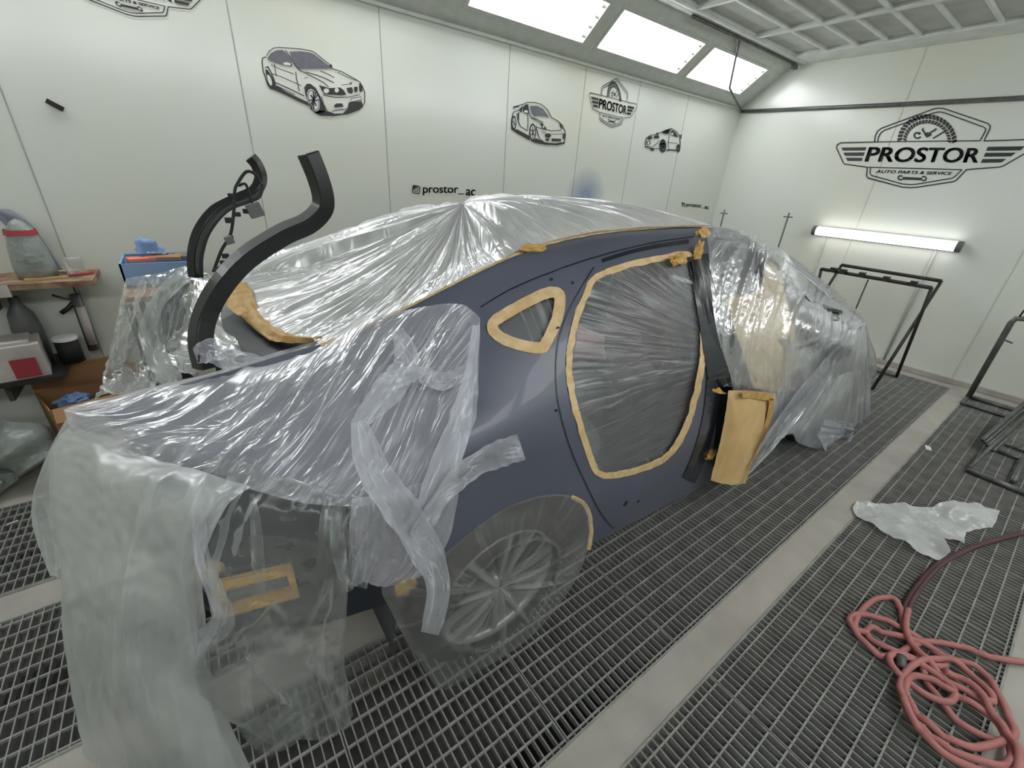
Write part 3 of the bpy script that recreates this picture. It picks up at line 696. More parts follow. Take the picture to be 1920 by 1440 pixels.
arch = [(wheel_c[0] + WR * math.cos(t), wheel_c[1] + WR * 1.0 * math.sin(t)) for t in [math.radians(a) for a in range(-10, 191, 8)]]
arch_px = xz([(1108, 990), (1104, 955), (1085, 936), (1050, 929), (1010, 933), (950, 953), (900, 985), (860, 1020), (820, 1060)])
lower = xz([(1345, 500), (1354, 600), (1352, 700), (1342, 800), (1333, 903)]) + [(1.5, .245), (1.18, .27), (1.05, .29)] + arch_px
rear_e = xz([(770, 1076), (720, 1088), (680, 1080), (672, 1000), (690, 932), (625, 918), (560, 900), (480, 872), (395, 845), (320, 826), (250, 809), (180, 790), (132, 776)])
outer = [tuple(p) for p in top_xz] + lower + rear_e
door_h = smooth2(xz(door_out), 60); q_h = smooth2(xz(q_out), 40)
V, F, UV = region(outer, [door_h, q_h], surf(), .035)
o = mesh_obj('quarter_panel', V, F, M['primer'], car); thick(o, .02, (0, -1, 0))
# far side, same shell mirrored, and its openings
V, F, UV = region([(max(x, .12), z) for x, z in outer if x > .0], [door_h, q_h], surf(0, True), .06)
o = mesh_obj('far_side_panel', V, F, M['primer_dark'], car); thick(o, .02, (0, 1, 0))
# front door and front wing, near and far
fd = [(2.05, .26), (3.02, .26), (3.0, .9), (2.85, .97), (2.05, .98)]
wing = [(3.03, .26)] + [(3.35 + .37 * math.cos(t), .32 + .37 * math.sin(t)) for t in [math.radians(a) for a in range(180, -1, -12)]] + [(4.0, .3), (4.1, .62), (3.95, .78), (3.5, .90), (3.03, .96)]
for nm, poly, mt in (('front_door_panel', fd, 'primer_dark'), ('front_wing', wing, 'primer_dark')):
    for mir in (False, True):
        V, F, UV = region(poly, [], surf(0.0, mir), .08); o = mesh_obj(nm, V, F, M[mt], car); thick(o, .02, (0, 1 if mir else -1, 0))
# A pillar / window frame bars
for mir in (1, -1):
    def sp(x, z, off=.02): y = YY(x, z) + off; return Vector((x, y if mir == 1 else 2 * YC - y, z))
    MB().tube([sp(2.02, 1.43, .05), sp(2.3, 1.41, .05), sp(2.6, 1.32, .06), sp(2.85, 1.18, .07), sp(3.1, .98, .08)], .03, 8).build('windscreen_pillar', M['primer_dark'], car, smooth=True)
    MB().tube([sp(2.03, .98, .03), sp(2.5, .97, .03), sp(3.0, .95, .03)], .014, 8).build('window_sill_trim', M['black'], car, smooth=True)
# roof skin between the gutters, rear screen frame, bonnet
rows = []
for x, zg, yg, zc in ((.86, 1.385, 1.14, 1.40), (1.1, 1.425, 1.135, 1.455), (1.5, 1.445, 1.135, 1.48), (1.9, 1.452, 1.135, 1.485), (2.3, 1.42, 1.15, 1.46), (2.55, 1.36, 1.2, 1.40)):
    rows.append([Vector((x, yg + (2 * (YC - yg)) * k / 6, zg - .045 + (zc - zg) * .4 * (1 - (k / 3 - 1) ** 2))) for k in range(7)])
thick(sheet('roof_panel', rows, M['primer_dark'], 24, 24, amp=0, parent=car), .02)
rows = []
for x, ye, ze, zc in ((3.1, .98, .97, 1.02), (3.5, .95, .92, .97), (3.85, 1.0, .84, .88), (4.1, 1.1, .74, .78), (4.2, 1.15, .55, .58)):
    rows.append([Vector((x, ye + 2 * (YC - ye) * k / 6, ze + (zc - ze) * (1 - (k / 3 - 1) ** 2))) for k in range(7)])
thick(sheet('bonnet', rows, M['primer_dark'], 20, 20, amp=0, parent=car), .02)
rows = [[Vector((2.55, 1.22 + .88 * k / 4, 1.37 + .02 * math.sin(k * .785))) for k in range(5)], [Vector((2.9, 1.1 + 1.12 * k / 4, 1.19)) for k in range(5)], [Vector((3.15, 1.02 + 1.28 * k / 4, .99)) for k in range(5)]]
sheet('windscreen', rows, M['interior'], 10, 10, amp=0, parent=car)
# floor pan, inner structure
MB().box((.9, .86, .24), (3.0, 2.46, .30)).build('floor_pan', M['interior_dark'], car)
MB().box((2.95, .86, .3), (3.0, 2.46, .98)).build('bulkhead', M['interior_dark'], car)
MB().box((.0, 1.0, .5), (.95, 2.32, .54)).build('boot_floor', M['interior_dark'], car)
MB().box((.05, 1.15, 1.02), (.45, 2.17, 1.05)).build('parcel_shelf', M['interior'], car)
MB().box((.95, 1.0, .54), (1.0, 2.32, 1.05)).build('rear_bulkhead', M['interior'], car)
# seats inside
def seat_root(loc):
    o = bpy.data.objects.new('car_seat', None); COL.objects.link(o); o.location = loc; o.empty_display_size = .1
    o.parent = car; o.matrix_parent_inverse = Matrix.Translation(-car.location); return o
s = seat_root((1.75, 1.25, .3)); s['label'] = 'dark red leather front seat'
def cushion(name, c, hx, hy, hz, m, parent, tilt=0):
    b = bmesh.new(); bmesh.ops.create_cube(b, size=2)
    bmesh.ops.subdivide_edges(b, edges=b.edges[:], cuts=3, use_grid_fill=True)
    for v in b.verts:
        p = v.co; L = (abs(p.x) ** 4 + abs(p.y) ** 4 + abs(p.z) ** 4) ** .25
        v.co = Vector((p.x / L * hx, p.y / L * hy, p.z / L * hz))
    bmesh.ops.rotate(b, verts=b.verts, cent=(0, 0, 0), matrix=Matrix.Rotation(tilt, 3, 'Y')); bmesh.ops.translate(b, verts=b.verts, vec=Vector(c))
    vs = [v.co.copy() for v in b.verts]; fs = [tuple(v.index for v in f.verts) for f in b.faces]; b.free()
    o = mesh_obj(name, vs, fs, m, parent); mm = o.modifiers.new('s', 'SUBSURF'); mm.levels = 1; mm.render_levels = 1; return o
def front_seat(yc, s):
    cushion('seat_cushion', (2.15, yc, .52), .27, .25, .1, M['seat_red'], s); cushion('backrest', (1.85, yc, .82), .1, .25, .34, M['seat_red'], s, -.25)
    cushion('headrest', (1.72, yc, 1.22), .06, .14, .10, M['seat_red'], s, -.2); MB().box((1.85, yc - .2, .3), (2.35, yc + .2, .46)).build('seat_base', M['interior_dark'], s)
front_seat(1.25, s)
s = seat_root((1.75, 2.07, .3)); s['label'] = 'dark red leather front seat'; front_seat(2.07, s)
s = seat_root((1.1, YC, .3)); s['label'] = 'grey rear bench seat'
cushion('seat_cushion', (1.25, YC, .45), .27, .62, .13, M['interior'], s); cushion('backrest', (1.06, YC, .82), .1, .62, .32, M['interior'], s, -.3)
MB().box((1.02, 1.1, .3), (1.4, 2.22, .4)).build('seat_base', M['interior_dark'], s)
# roof rail groove, drip lip, crease seal
def ribbon(name, pts, wpx, m, parent=None, off=-.004, n=40, jit=0.0, f=None, closed=False, label=None, cat='tape', group=None, crump=.0015):
    P = [Vector((p[0], p[1])) for p in pts]; W = [p[2] if len(p) > 2 else wpx for p in pts]
    C = spline(P, n, closed); cnt = len(pts) if closed else len(pts) - 1
    vs = []; fs = []; uvs = []; m_ = len(C); K = 4
    for i, c in enumerate(C):
        if closed: d = C[(i + 1) % m_] - C[i - 1]
        else: d = C[min(i + 1, m_ - 1)] - C[max(i - 1, 0)]
        d.normalize(); q = Vector((-d.y, d.x)); x = i / n * cnt; k = int(x) % len(W); k2 = (k + 1) % len(W) if closed else min(k + 1, len(W) - 1); ww = W[k] + (W[k2] - W[k]) * (x - int(x))
        for e in range(K):
            t = e / (K - 1) - .5; jj = (1 + jit * noise.noise(Vector((i * .35, e * 7, wpx))))
            pp = c + q * ww * t * jj
            if f: v = f(pp.x, pp.y)
            else:
                v = onside(pp.x, pp.y); v.y += off + crump * noise.noise(Vector((i * .9, e * 2.0, 3.3)))
            vs.append(v); uvs.append((t * .05, i * .01))
    for i in range(m_ if closed else m_ - 1):
        for e in range(K - 1):
            a = i * K + e; b = ((i + 1) % m_) * K + e; fs.append((a, a + 1, b + 1, b))
    o = mesh_obj(name, vs, fs, m, parent, uvs)
    if label: tag(o, label, cat, group)
    return o
ribbon('door_seal', [(1128, 488), (1180, 472), (1230, 461), (1290, 452)], 7, M['jamb'], car, off=-.003)
ribbon('roof_seam', [(900, 575), (960, 540), (1040, 507), (1120, 480), (1220, 455), (1300, 443)], 2.2, M['jamb'], car, off=-.003)
ribbon('door_jamb_edge', [(1113, 500), (1085, 545), (1058, 600), (1043, 660), (1044, 740), (1062, 820), (1090, 890), (1125, 960), (1150, 990)], 2.2, M['primer_dark'], car, off=-.003)
ribbon('sill_jamb', [(1338, 700), (1330, 780), (1312, 850), (1290, 900)], 26, M['jamb'], car, off=-.004)
ribbon('centre_pillar_skin', [(1306, 478), (1322, 560), (1335, 640), (1345, 710)], 40, M['jamb'], car, off=-.006)
for p, r in (((1173, 944), .014), ((1197, 940), .009), ((1046, 617), .008), ((1034, 525), .007), ((1074, 531), .006), ((1043, 770), .005)):
    c = onside(*p); MB().lathe((c.x, c.y - .001, c.z), (0, -1, 0), [(-.003, 0.0001), (-.003, r), (0.0, r), (0.001, 0.0001)], 14).build('clip_hole', M['rubber'], car)
# tail: lamp recess, rear apron, bumper beam
rec = xz([(700, 1085), (690, 934), (560, 903), (470, 870)])
rows = [[onside(470, 872) + Vector((.02, .07, -.01)), onside(560, 903) + Vector((.02, .07, -.01)), onside(690, 934) + Vector((.02, .05, 0))],
        [Vector((-.16, 1.2, .75)), Vector((.0, 1.0, .75)), Vector((.22, .86, .78))],
        [Vector((-.16, 1.15, .6)), Vector((.0, .97, .6)), Vector((.24, .84, .62))],
        [Vector((-.12, 1.15, .42)), Vector((.02, .97, .42)), Vector((.25, .84, .50))]]
thick(sheet('lamp_recess', rows, M['primer_dark'], 12, 12, amp=.006, parent=car), .02)
rows = [[Vector((-.22, 1.3, .84)), Vector((-.28, 1.66, .80)), Vector((-.2, 2.02, .75))], [Vector((-.2, 1.3, .7)), Vector((-.26, 1.66, .66)), Vector((-.2, 2.02, .62))], [Vector((-.1, 1.2, .45)), Vector((-.2, 1.66, .42)), Vector((-.1, 2.1, .45))]]
thick(sheet('rear_apron', rows, M['interior_dark'], 12, 12, amp=0, parent=car), .02)
MB().tube([(-.05, .98, .52), (-.2, 1.15, .53), (-.27, 1.4, .54), (-.28, 1.66, .54), (-.27, 1.95, .54), (-.05, 2.3, .52)], .055, 8, flat=(.6, 1)).build('bumper_beam', M['primer_dark'], car, smooth=True)
# inner boot gutter (dark curved panel behind the hinge)
rows = [[at(410, 610, 1.75), at(450, 590, 1.8), at(480, 600, 1.75)], [at(415, 640, 1.55), at(470, 622, 1.55), at(530, 636, 1.45)], [at(440, 668, 1.4), at(500, 655, 1.36), at(560, 645, 1.32)], [at(490, 680, 1.28), at(540, 668, 1.26), at(610, 645, 1.22)]]
thick(sheet('boot_gutter', rows, M['primer_dark'], 20, 20, amp=0, parent=car), .01)
MB().obox(at(492, 643, 1.42), (.012, 0, 0), (0, .02, 0), (0, 0, .002)).build('gutter_slot', M['rubber'], car)
# folded lip along the rear edge of the panel
lp = [(132, 776, 1.265), (180, 790, 1.2), (250, 809, 1.09), (320, 826, 1.03), (395, 845, .965), (480, 872, .90), (560, 900, .845), (625, 918, .80), (690, 932, .775)]
sheet('panel_lip', [[at(*p) + Vector((0, .016, -.012)) for p in lp], [at(p[0] + 2, p[1] + 22, p[2]) + Vector((0, .020, 0)) for p in lp], [at(p[0] + 4, p[1] + 40, p[2]) + Vector((.01, .026, 0)) for p in lp]], M['primer'], 40, 6, amp=0, parent=car)
# hinges
def hinge(pts, r, m, label):
    P = spline([at(*p) for p in pts], 40); b = MB(); b.tube(P, r, 4, flat=(1.0, 1.0)); return b.build('boot_hinge', m, car, bevel=.004)
hinge([(385, 690, 1.27), (376, 640, 1.28), (385, 590, 1.3), (415, 535, 1.3), (462, 484, 1.3), (530, 440, 1.3), (575, 420, 1.3), (602, 395, 1.3), (606, 370, 1.3), (595, 330, 1.3), (577, 286, 1.3)], .030, M['black'], '')
hinge([(366, 520, 2.12), (364, 480, 2.12), (375, 435, 2.12), (405, 395, 2.12), (450, 372, 2.12), (478, 358, 2.12), (489, 335, 2.12), (482, 310, 2.12), (469, 294, 2.12)], .025, M['black'], '')
MB().tube(spline(A((378, 520, 2.08), (378, 480, 2.08), (392, 435, 2.08), (425, 395, 2.08), (465, 378, 2.08), (486, 368, 2.08), (492, 345, 2.08)), 30), .008, 6).build('torsion_bar', M['black'], car, smooth=True)
wl = thing('wiring_loom', 'black wiring harness with grey connectors tied to the far boot hinge', 'wiring', at(440, 400, 2.05))
MB().tube(spline(A((400, 510, 2.0), (415, 470, 2.0), (432, 440, 2.0), (438, 400, 2.0), (440, 360, 2.02), (445, 345, 2.04), (462, 322, 2.04), (480, 328, 2.04), (487, 345, 2.05)), 40), .006, 6).build('cable', M['rubber'], wl, smooth=True)
MB().tube(spline(A((448, 348, 2.02), (460, 345, 2.0), (468, 365, 2.0), (474, 385, 2.0)), 16), .005, 6).build('cable', M['rubber'], wl, smooth=True)
b = MB()
for p, sz in (((478, 394), .024), ((430, 450), .014)): b.obox(at(*p, 1.99), (sz, 0, sz * .3), (0, sz * .7, 0), (-sz * .3, 0, sz))
b.build('connector', M['grey_plastic'], wl, bevel=.003)
b = MB()
for p, sz in (((430, 413), .014), ((445, 402), .011), ((432, 445), .010), ((462, 396), .012), ((423, 480), .012), ((418, 492), .010), ((432, 366), .009)): b.obox(at(*p, 2.0), (sz, 0, 0), (0, sz * .7, 0), (0, 0, sz * .7))
b.build('clip', M['rubber'], wl, bevel=.002)
MB().tube(spline(A((400, 508, 2.0), (420, 498, 1.95), (440, 500, 1.95), (452, 492, 1.95), (470, 495, 1.95)), 16), .005, 6).build('cable', M['rubber'], wl, smooth=True)

# wheels
def wheel(name, x, y, parent, side=-1):
    w_ = bpy.data.objects.new(name, None); COL.objects.link(w_); w_.parent = parent; w_.matrix_parent_inverse = Matrix.Translation(-parent.location); w_.location = (x, y, .32)
    c = (x, y, .32); ax = (0, -side, 0)
    def P(b, nm, m, sm=True): 
        o = b.build(nm, m, None, smooth=sm); o.parent = w_; o.matrix_parent_inverse = Matrix.Translation(-Vector((x, y, .32))); return o
    P(MB().lathe(c, (0, side, 0), [(-.19, .22), (-.19, .30), (-.17, .318), (-.02, .318), (0, .305), (.004, .27), (0, .235)], 48), 'tyre', M['rubber'])
    P(MB().lathe(c, (0, side, 0), [(0.0, .237), (.004, .232), (-.02, .222), (-.1, .215), (-.19, .22)], 48), 'rim', M['alloy'])
    b = MB()
    for k in range(10):
        t = math.radians(36 * k + (4 if k % 2 else -4) + 12); d = Vector((math.cos(t), 0, math.sin(t))); q = Vector((-math.sin(t), 0, math.cos(t)))
        b.obox(Vector(c) + d * .135 + Vector((0, side * -.018, 0)), d * .092, q * .011, Vector((0, .010, 0)))
    P(b, 'spokes', M['alloy'], False)
    P(MB().lathe(c, (0, side, 0), [(-.04, .0001), (-.002, .0001), (-.004, .03), (-.01, .045), (-.04, .05)], 24), 'hub', M['alloy'])
    P(MB().lathe(c, (0, side, 0), [(-.10, .0001), (-.1, .16), (-.12, .16)], 32), 'brake_disc', M['dark_steel'])
wheel('wheel', .63, .80, car); wheel('wheel', 3.35, .80, car); wheel('wheel', .63, 2.52, car, 1); wheel('wheel', 3.35, 2.52, car, 1)
# wheel housing
rows = []
for y in (.79, 1.05): rows.append([Vector((.63 + .39 * math.cos(math.radians(a)), y, .34 + .39 * math.sin(math.radians(a)))) for a in range(-5, 200, 20)])
sheet('wheel_housing', rows, M['interior_dark'], 20, 4, amp=0, parent=car)
MB().lathe((.63, 1.05, .34), (0, 1, 0), [(0, .0001), (0, .39)], 30).build('wheel_housing', M['interior_dark'], car)

# ================================================================== MASKING
# door opening film and its tape
dh = smooth2(xz([(p[0] + (1200 - p[0]) * -.01, p[1] + (690 - p[1]) * -.01) for p in door_out]), 60)
def door_f(x, z): return Vector((x, YY(x, z) + .004 + .022 * math.exp(-((x - 1.4) ** 2 + (z - .85) ** 2) / .06) + .006 * noise.noise(Vector((x * 9, z * 4, 1))), z))
V, F, UV = region(dh, [], door_f, .02)
# radiating uv: creases run to the knot on the centre pillar and to the lower front corner
def duv(x, z):
    a = math.atan2(z - .93, x - 2.02); b = math.atan2(z - .25, x - 1.7); w1 = max(0, min(1, (z - .62) / .25))
    r1 = math.hypot(z - .93, x - 2.02); r2 = math.hypot(z - .25, x - 1.7)
    return (a * 1.4 * w1 + b * 1.3 * (1 - w1) , r1 * w1 + r2 * (1 - w1))
uvs = [duv(*p) for p in UV]
tag(mesh_obj('door_film', V, F, M['film_door'], None, uvs), 'taut clear film closing the rear door opening, seats dim behind it', 'plastic film')
ribbon('masking_tape', [(p[0] + (1200 - p[0]) * .045, p[1] + (690 - p[1]) * .03) for p in door_out], 12, M['tape'], None, off=-.002, n=160, jit=.35, closed=True, crump=.004, label='pale masking tape strip framing the rear door opening', cat='tape')
# quarter window
V, F, UV = region(q_h, [], surf(.018), .02)
tag(mesh_obj('window_film', V, F, M['film_door'], None, [(p[0] * 1.1, p[1]) for p in UV]), 'small triangle of clear film inside the taped quarter window', 'plastic film')
tag(ribbon('masking_tape', [(p[0] + (1000 - p[0]) * .13, p[1] + (600 - p[1]) * .13) for p in q_out], 21, M['tape'], None, off=-.003, n=90, jit=.12, closed=True), 'pale masking tape triangle around the quarter window', 'tape')
V, F, UV = region(q_h, [], surf(.05), .05)
mesh_obj('quarter_window_liner', V, F, M['interior_dark'], car)
# roof gutter tape
ribbon('masking_tape', [(985, 468, 8), (1040, 450, 9), (1100, 437, 10), (1160, 429, 9), (1220, 425, 8), (1280, 422, 7), (1325, 422, 8)], 12, M['tape'], None, off=-.006, n=60, jit=.2, label='long masking tape strip along the roof gutter')
ribbon('masking_tape', [(600, 646, 7), (690, 609, 4), (780, 566, 4), (870, 520, 4), (940, 487, 4), (990, 466, 7)], 7, M['tape'], None, off=-.006, n=60, jit=.4, label='thin masking tape edge running down the rear screen pillar')
def crumple(name, c, sz, m, label, seed=0, cat='tape'):
    b = bmesh.new(); bmesh.ops.create_icosphere(b, subdivisions=3, radius=1)
    for v in b.verts:
        p = v.co.copy(); k = 1 + .55 * noise.noise(p * 1.7 + Vector((seed, 0, 0))) + .3 * noise.noise(p * 4 + Vector((0, seed, 0)))
        v.co = Vector((p.x * sz[0] * k + c[0], p.y * sz[1] * k + c[1], p.z * sz[2] * k + c[2]))
    vs = [v.co.copy() for v in b.verts]; fs = [tuple(v.index for v in f.verts) for f in b.faces]; b.free()
    return tag(mesh_obj(name, vs, fs, m, None, smooth=False), label, cat)
crumple('tape_lump', at(1318, 440, 1.09), (.045, .02, .03), M['tape_gold'], 'crumpled gold tape lump at the roof corner above the centre pillar', 1)
crumple('tape_lump', at(1310, 472, 1.0), (.022, .012, .045), M['tape_gold'], 'twisted gold tape hanging from the roof corner', 2)
crumple('tape_lump', at(1272, 486, .98), (.06, .012, .022), M['tape_gold'], 'ragged gold tape bunched at the top front corner of the door film', 3)
crumple('tape_lump', at(1333, 852, .77), (.035, .02, .025), M['tape_gold'], 'small knob of gold tape stuck low beside the hanging brown paper', 4)
crumple('tape_lump', at(1000, 466, 1.14), (.05, .02, .014), M['tape_gold'], 'little bunch of gold tape where roof film meets the gutter', 5)
rows = [A((1316, 628, .86), (1328, 628, .86)), A((1312, 680, .83), (1330, 690, .82)), A((1310, 715, .79), (1350, 728, .77)), A((1320, 735, .78), (1362, 738, .76))]
tag(sheet('masking_tape', rows, M['tape_gold'], 14, 16, amp=.006, crump=.006), 'gold tape folded around the foot of the wrapped centre pillar', 'tape')
# rear screen tape
rows = [A((425, 530, 1.95), (455, 528, 1.95), (468, 535, 1.95)), A((425, 572, 1.75), (455, 560, 1.75), (478, 568, 1.75)), A((455, 596, 1.6), (480, 590, 1.6), (500, 600, 1.58)), A((490, 628, 1.42), (505, 615, 1.42), (522, 618, 1.42)), A((522, 642, 1.3), (540, 634, 1.3), (560, 632, 1.3)), A((590, 640, 1.24), (596, 636, 1.24), (604, 633, 1.24))]
tag(sheet('masking_tape', rows, M['tape_gold'], 20, 40, amp=.012, fu=18, fv=4, crump=.01), 'wide wrinkled gold tape border at the bottom of the rear screen', 'tape')
# roof film: tent pulled up to one point
apex = at(868, 381, 1.5)
bd = A((600, 645, 1.24), (690, 608, 1.2), (780, 566, 1.17), (870, 519, 1.16), (940, 486, 1.15), (990, 464, 1.14), (1100, 437, 1.14), (1210, 426, 1.14), (1322, 422, 1.14),
       (1330, 424, 1.3), (1250, 412, 1.7), (1150, 402, 2.0), (1060, 394, 2.2), (960, 390, 2.25), (870, 391, 2.25), (800, 397, 2.25), (730, 407, 2.25), (640, 436, 2.25), (570, 460, 2.22), (480, 495, 2.2), (425, 526, 2.1), (440, 545, 1.95), (470, 580, 1.7), (500, 612, 1.5), (530, 635, 1.34))
nb = len(bd)
def rb(t):
    i = t * nb; return Vector((0, 0, .05 if 5 < i < 13.5 else (-.05 if (i < 4 or i > 20) else .01)))
tag(fan('roof_film', apex, bd, M['film_roof'], nt=420, nr=60, bulge=rb, amp=.015, ft=60, fr=.8, k=1.2), 'bright clear film tented to a peak over the roof and rear screen', 'plastic film')
# far flank film behind the hinges
rows = [A((400, 508, 2.3), (470, 486, 2.35), (560, 460, 2.4), (640, 433, 2.42), (740, 405, 2.4), (858, 386, 2.35)), A((400, 530, 2.3), (480, 512, 2.3), (570, 485, 2.3), (670, 455, 2.3), (770, 425, 2.3), (865, 398, 2.28))]
tag(sheet('roof_film', rows, M['film_roof'], 60, 10, amp=.012), 'rolled back edge of clear film along the far side of the roof', 'plastic film')
# tail film over the quarter panel (clings to the panel)
def q_off(px, py, off): p = onside(px, py); return p + Vector((0, -off, off))
rows = [A((126, 770, 1.27), (250, 734, 1.3), (400, 698, 1.3), (520, 660, 1.28), (625, 630, 1.22)) + [q_off(700, 606, .02), q_off(790, 584, .02), q_off(858, 580, .02), q_off(893, 605, .02)],
        [q_off(128, 775, .02), q_off(255, 755, .02), q_off(400, 735, .02), q_off(520, 710, .02), q_off(620, 690, .02), q_off(700, 670, .02), q_off(780, 660, .02), q_off(840, 655, .02), q_off(892, 660, .015)],
        [q_off(130, 778, .02), q_off(255, 785, .02), q_off(400, 790, .02), q_off(520, 780, .02), q_off(610, 770, .02), q_off(690, 760, .02), q_off(760, 750, .02), q_off(820, 740, .02), q_off(884, 740, .015)],
        [q_off(131, 782, .02), q_off(250, 812, .02), q_off(395, 846, .02), q_off(490, 868, .02), q_off(580, 880, .02), q_off(670, 880, .02), q_off(750, 860, .025), q_off(810, 840, .025), q_off(872, 820, .02)],
        [at(134, 812, 1.235), at(254, 858, 1.055), at(400, 898, .925), at(492, 924, .855), at(577, 945, .79), at(670, 950, .74), at(740, 940, .74), at(800, 920, .74), at(860, 890, .745)],
        ]
tag(sheet('tail_film', rows, M['film_quarter'], 220, 130, amp=.008, fu=8, fv=1.6, seed=3.3, crump=.002, shear=.55), 'crinkled clear film clinging over the rear quarter panel, torn at its front edge', 'plastic film')
# the skirt continuing down towards the wheel
rows = [[at(660, 935, .745), at(720, 925, .74), at(790, 905, .74), at(862, 885, .745)], [at(655, 990, .74), at(715, 990, .735), at(785, 975, .735), at(856, 950, .74)], [at(655, 1050, .74), at(710, 1050, .735), at(775, 1040, .735), at(838, 1020, .735)], [at(655, 1100, .76), at(690, 1088, .75), at(740, 1092, .74), at(800, 1075, .735)]]
tag(sheet('tail_film', rows, M['film_quarter'], 70, 60, amp=.016, fu=14, fv=1.5, seed=4.1, crump=.003), 'loose lower flap of clear film between the tail and the wrapped wheel', 'plastic film')
# big milky sheet hanging from the tail to the floor
rows = [A((131, 798, 1.28), (243, 845, 1.08), (353, 878, .96), (472, 912, .87)),
        A((96, 850, 1.36), (205, 895, 1.04), (320, 920, .88), (425, 950, .82)),
        A((96, 960, 1.4), (185, 1000, 1.05), (290, 1030, .88), (382, 1050, .83)),
        A((125, 1100, 1.32), (185, 1120, 1.04), (280, 1150, .88), (385, 1160, .85)),
        A((132, 1230, 1.3), (205, 1260, 1.07), (300, 1290, .92), (395, 1270, .92)),
        [fl(160, 1395), fl(250, 1450), fl(360, 1500), fl(470, 1440)]]
tag(sheet('tail_drape', rows, M['film_tail'], 110, 110, amp=.02, fu=3.5, fv=.7, seed=6.2, crump=.003), 'milky plastic sheet hanging from the car tail down to the gratings', 'plastic film')
rows = [A((128, 778, 1.4), (180, 790, 1.4), (240, 810, 1.3)), A((85, 860, 1.75), (140, 870, 1.7), (200, 880, 1.5)), A((66, 928, 1.9), (130, 940, 1.8), (190, 960, 1.6)), A((78, 1010, 1.85), (130, 1030, 1.75), (190, 1040, 1.6)), A((98, 1065, 1.8), (135, 1085, 1.7), (190, 1080, 1.55))]
tag(sheet('tail_drape', rows, M['film_tail'], 60, 60, amp=.02, fu=6, fv=1, seed=7.2), 'pale bulging film lobe at the far side of the tail above the concrete strip', 'plastic film')
# clearer lobe below the lamp recess
rows = [A((440, 860, .90), (560, 902, .82), (625, 918, .78), (690, 935, .745)),
        A((405, 955, .84), (540, 975, .77), (615, 985, .74), (668, 985, .725)),
        A((388, 1060, .81), (530, 1075, .77), (605, 1080, .74), (655, 1070, .725)),
        A((400, 1150, .81), (510, 1160, .78), (590, 1165, .75), (650, 1150, .735)),
        A((362, 1232, .90), (470, 1245, .82), (570, 1245, .78), (645, 1230, .75)),
        A((400, 1310, .95), (480, 1315, .87), (570, 1315, .83), (652, 1285, .80)),
        [fl(470, 1368, .004), fl(520, 1378, .004), fl(579, 1377, .004), fl(662, 1338, .004)]]
tag(sheet('tail_drape', rows, M['film_lobe'], 110, 130, amp=.022, fu=7, fv=.8, seed=8.4, crump=.006), 'clear film lobe hanging over the taped vent down to the gratings', 'plastic film')
def crease_ribbon(name, pts, m, label, n=60, amp=.006, seed=1.0, cat='plastic film', group=None, m_rows=None):
    """folded strip of film: pts = (px, py, y, width px)"""
    P = [Vector((p[0], p[1])) for p in pts]; C = spline(P, n); L = len(pts) - 1; vs = []; uvs = []; K = 10
    for i, c in enumerate(C):
        x = i / n * L; k = min(int(x), L - 1); t = x - k
        yy = pts[k][2] * (1 - t) + pts[k + 1][2] * t; ww = pts[k][3] * (1 - t) + pts[k + 1][3] * t
        d = (C[min(i + 1, n)] - C[max(i - 1, 0)]).normalized(); q = Vector((-d.y, d.x)); ww *= 1 + .18 * noise.noise(Vector((i * .2, seed, 0)))
        for e in range(K + 1):
            s_ = e / K - .5; pp = c + q * ww * s_
            dep = amp * (1.5 * math.cos(s_ * 5 + noise.noise(Vector((i * .08, seed, 2))) * 3) + noise.noise(Vector((i * .25, e * .6, seed))))
            vs.append(at(pp.x, pp.y, yy + dep)); uvs.append((s_ * ww * .0016, i / n * .5 + seed))
    F = [(i * (K + 1) + e, i * (K + 1) + e + 1, (i + 1) * (K + 1) + e + 1, (i + 1) * (K + 1) + e) for i in range(n) for e in range(K)]
    return tag(mesh_obj(name, vs, F, m, None, uvs), label, cat, group)
S = M['film_strip']
crease_ribbon('film_strip', [(672, 790, .745, 30), (700, 880, .72, 62), (755, 960, .70, 66), (802, 1040, .69, 62), (822, 1105, .69, 44), (806, 1188, .70, 34)], S, 'long twisted strip of film crossing down over the wheel film', seed=2.2)
crease_ribbon('film_strip', [(893, 610, .82, 14), (884, 700, .79, 26), (868, 780, .745, 48), (838, 860, .72, 52), (800, 960, .71, 50), (770, 1000, .71, 40)], S, 'film strip along the torn front edge of the quarter panel film', seed=3.2)
crease_ribbon('film_strip', [(780, 1010, .70, 30), (830, 930, .70, 34), (880, 880, .72, 42), (935, 852, .735, 50), (978, 838, .745, 54)], S, 'torn film tail sticking out across the bare primed panel', seed=4.7)
crease_ribbon('film_strip', [(745, 618, 1.0, 20), (762, 680, .93, 50), (720, 740, .85, 60), (665, 800, .77, 20)], S, 'crumpled bunch of film below the rear pillar', seed=5.7)
crease_ribbon('film_strip', [(722, 720, .87, 40), (780, 700, .89, 30), (830, 715, .87, 34), (888, 690, .84, 24)], S, 'rolled film band crossing the quarter panel film', seed=6.1)
crease_ribbon('film_strip', [(700, 890, .73, 20), (716, 960, .715, 26), (690, 1040, .715, 40), (672, 1100, .73, 30)], M['film_lobe'], 'soft hanging fold of film behind the rear wheel', seed=7.3)
crease_ribbon('film_strip', [(362, 890, .93, 10), (371, 950, .83, 22), (380, 1049, .81, 30), (404, 1110, .81, 36), (418, 1165, .81, 44), (382, 1200, .85, 40), (362, 1232, .88, 20)], M['film_strip'], 'long bright fold running down the tail film beside the taped vent', seed=8.8)
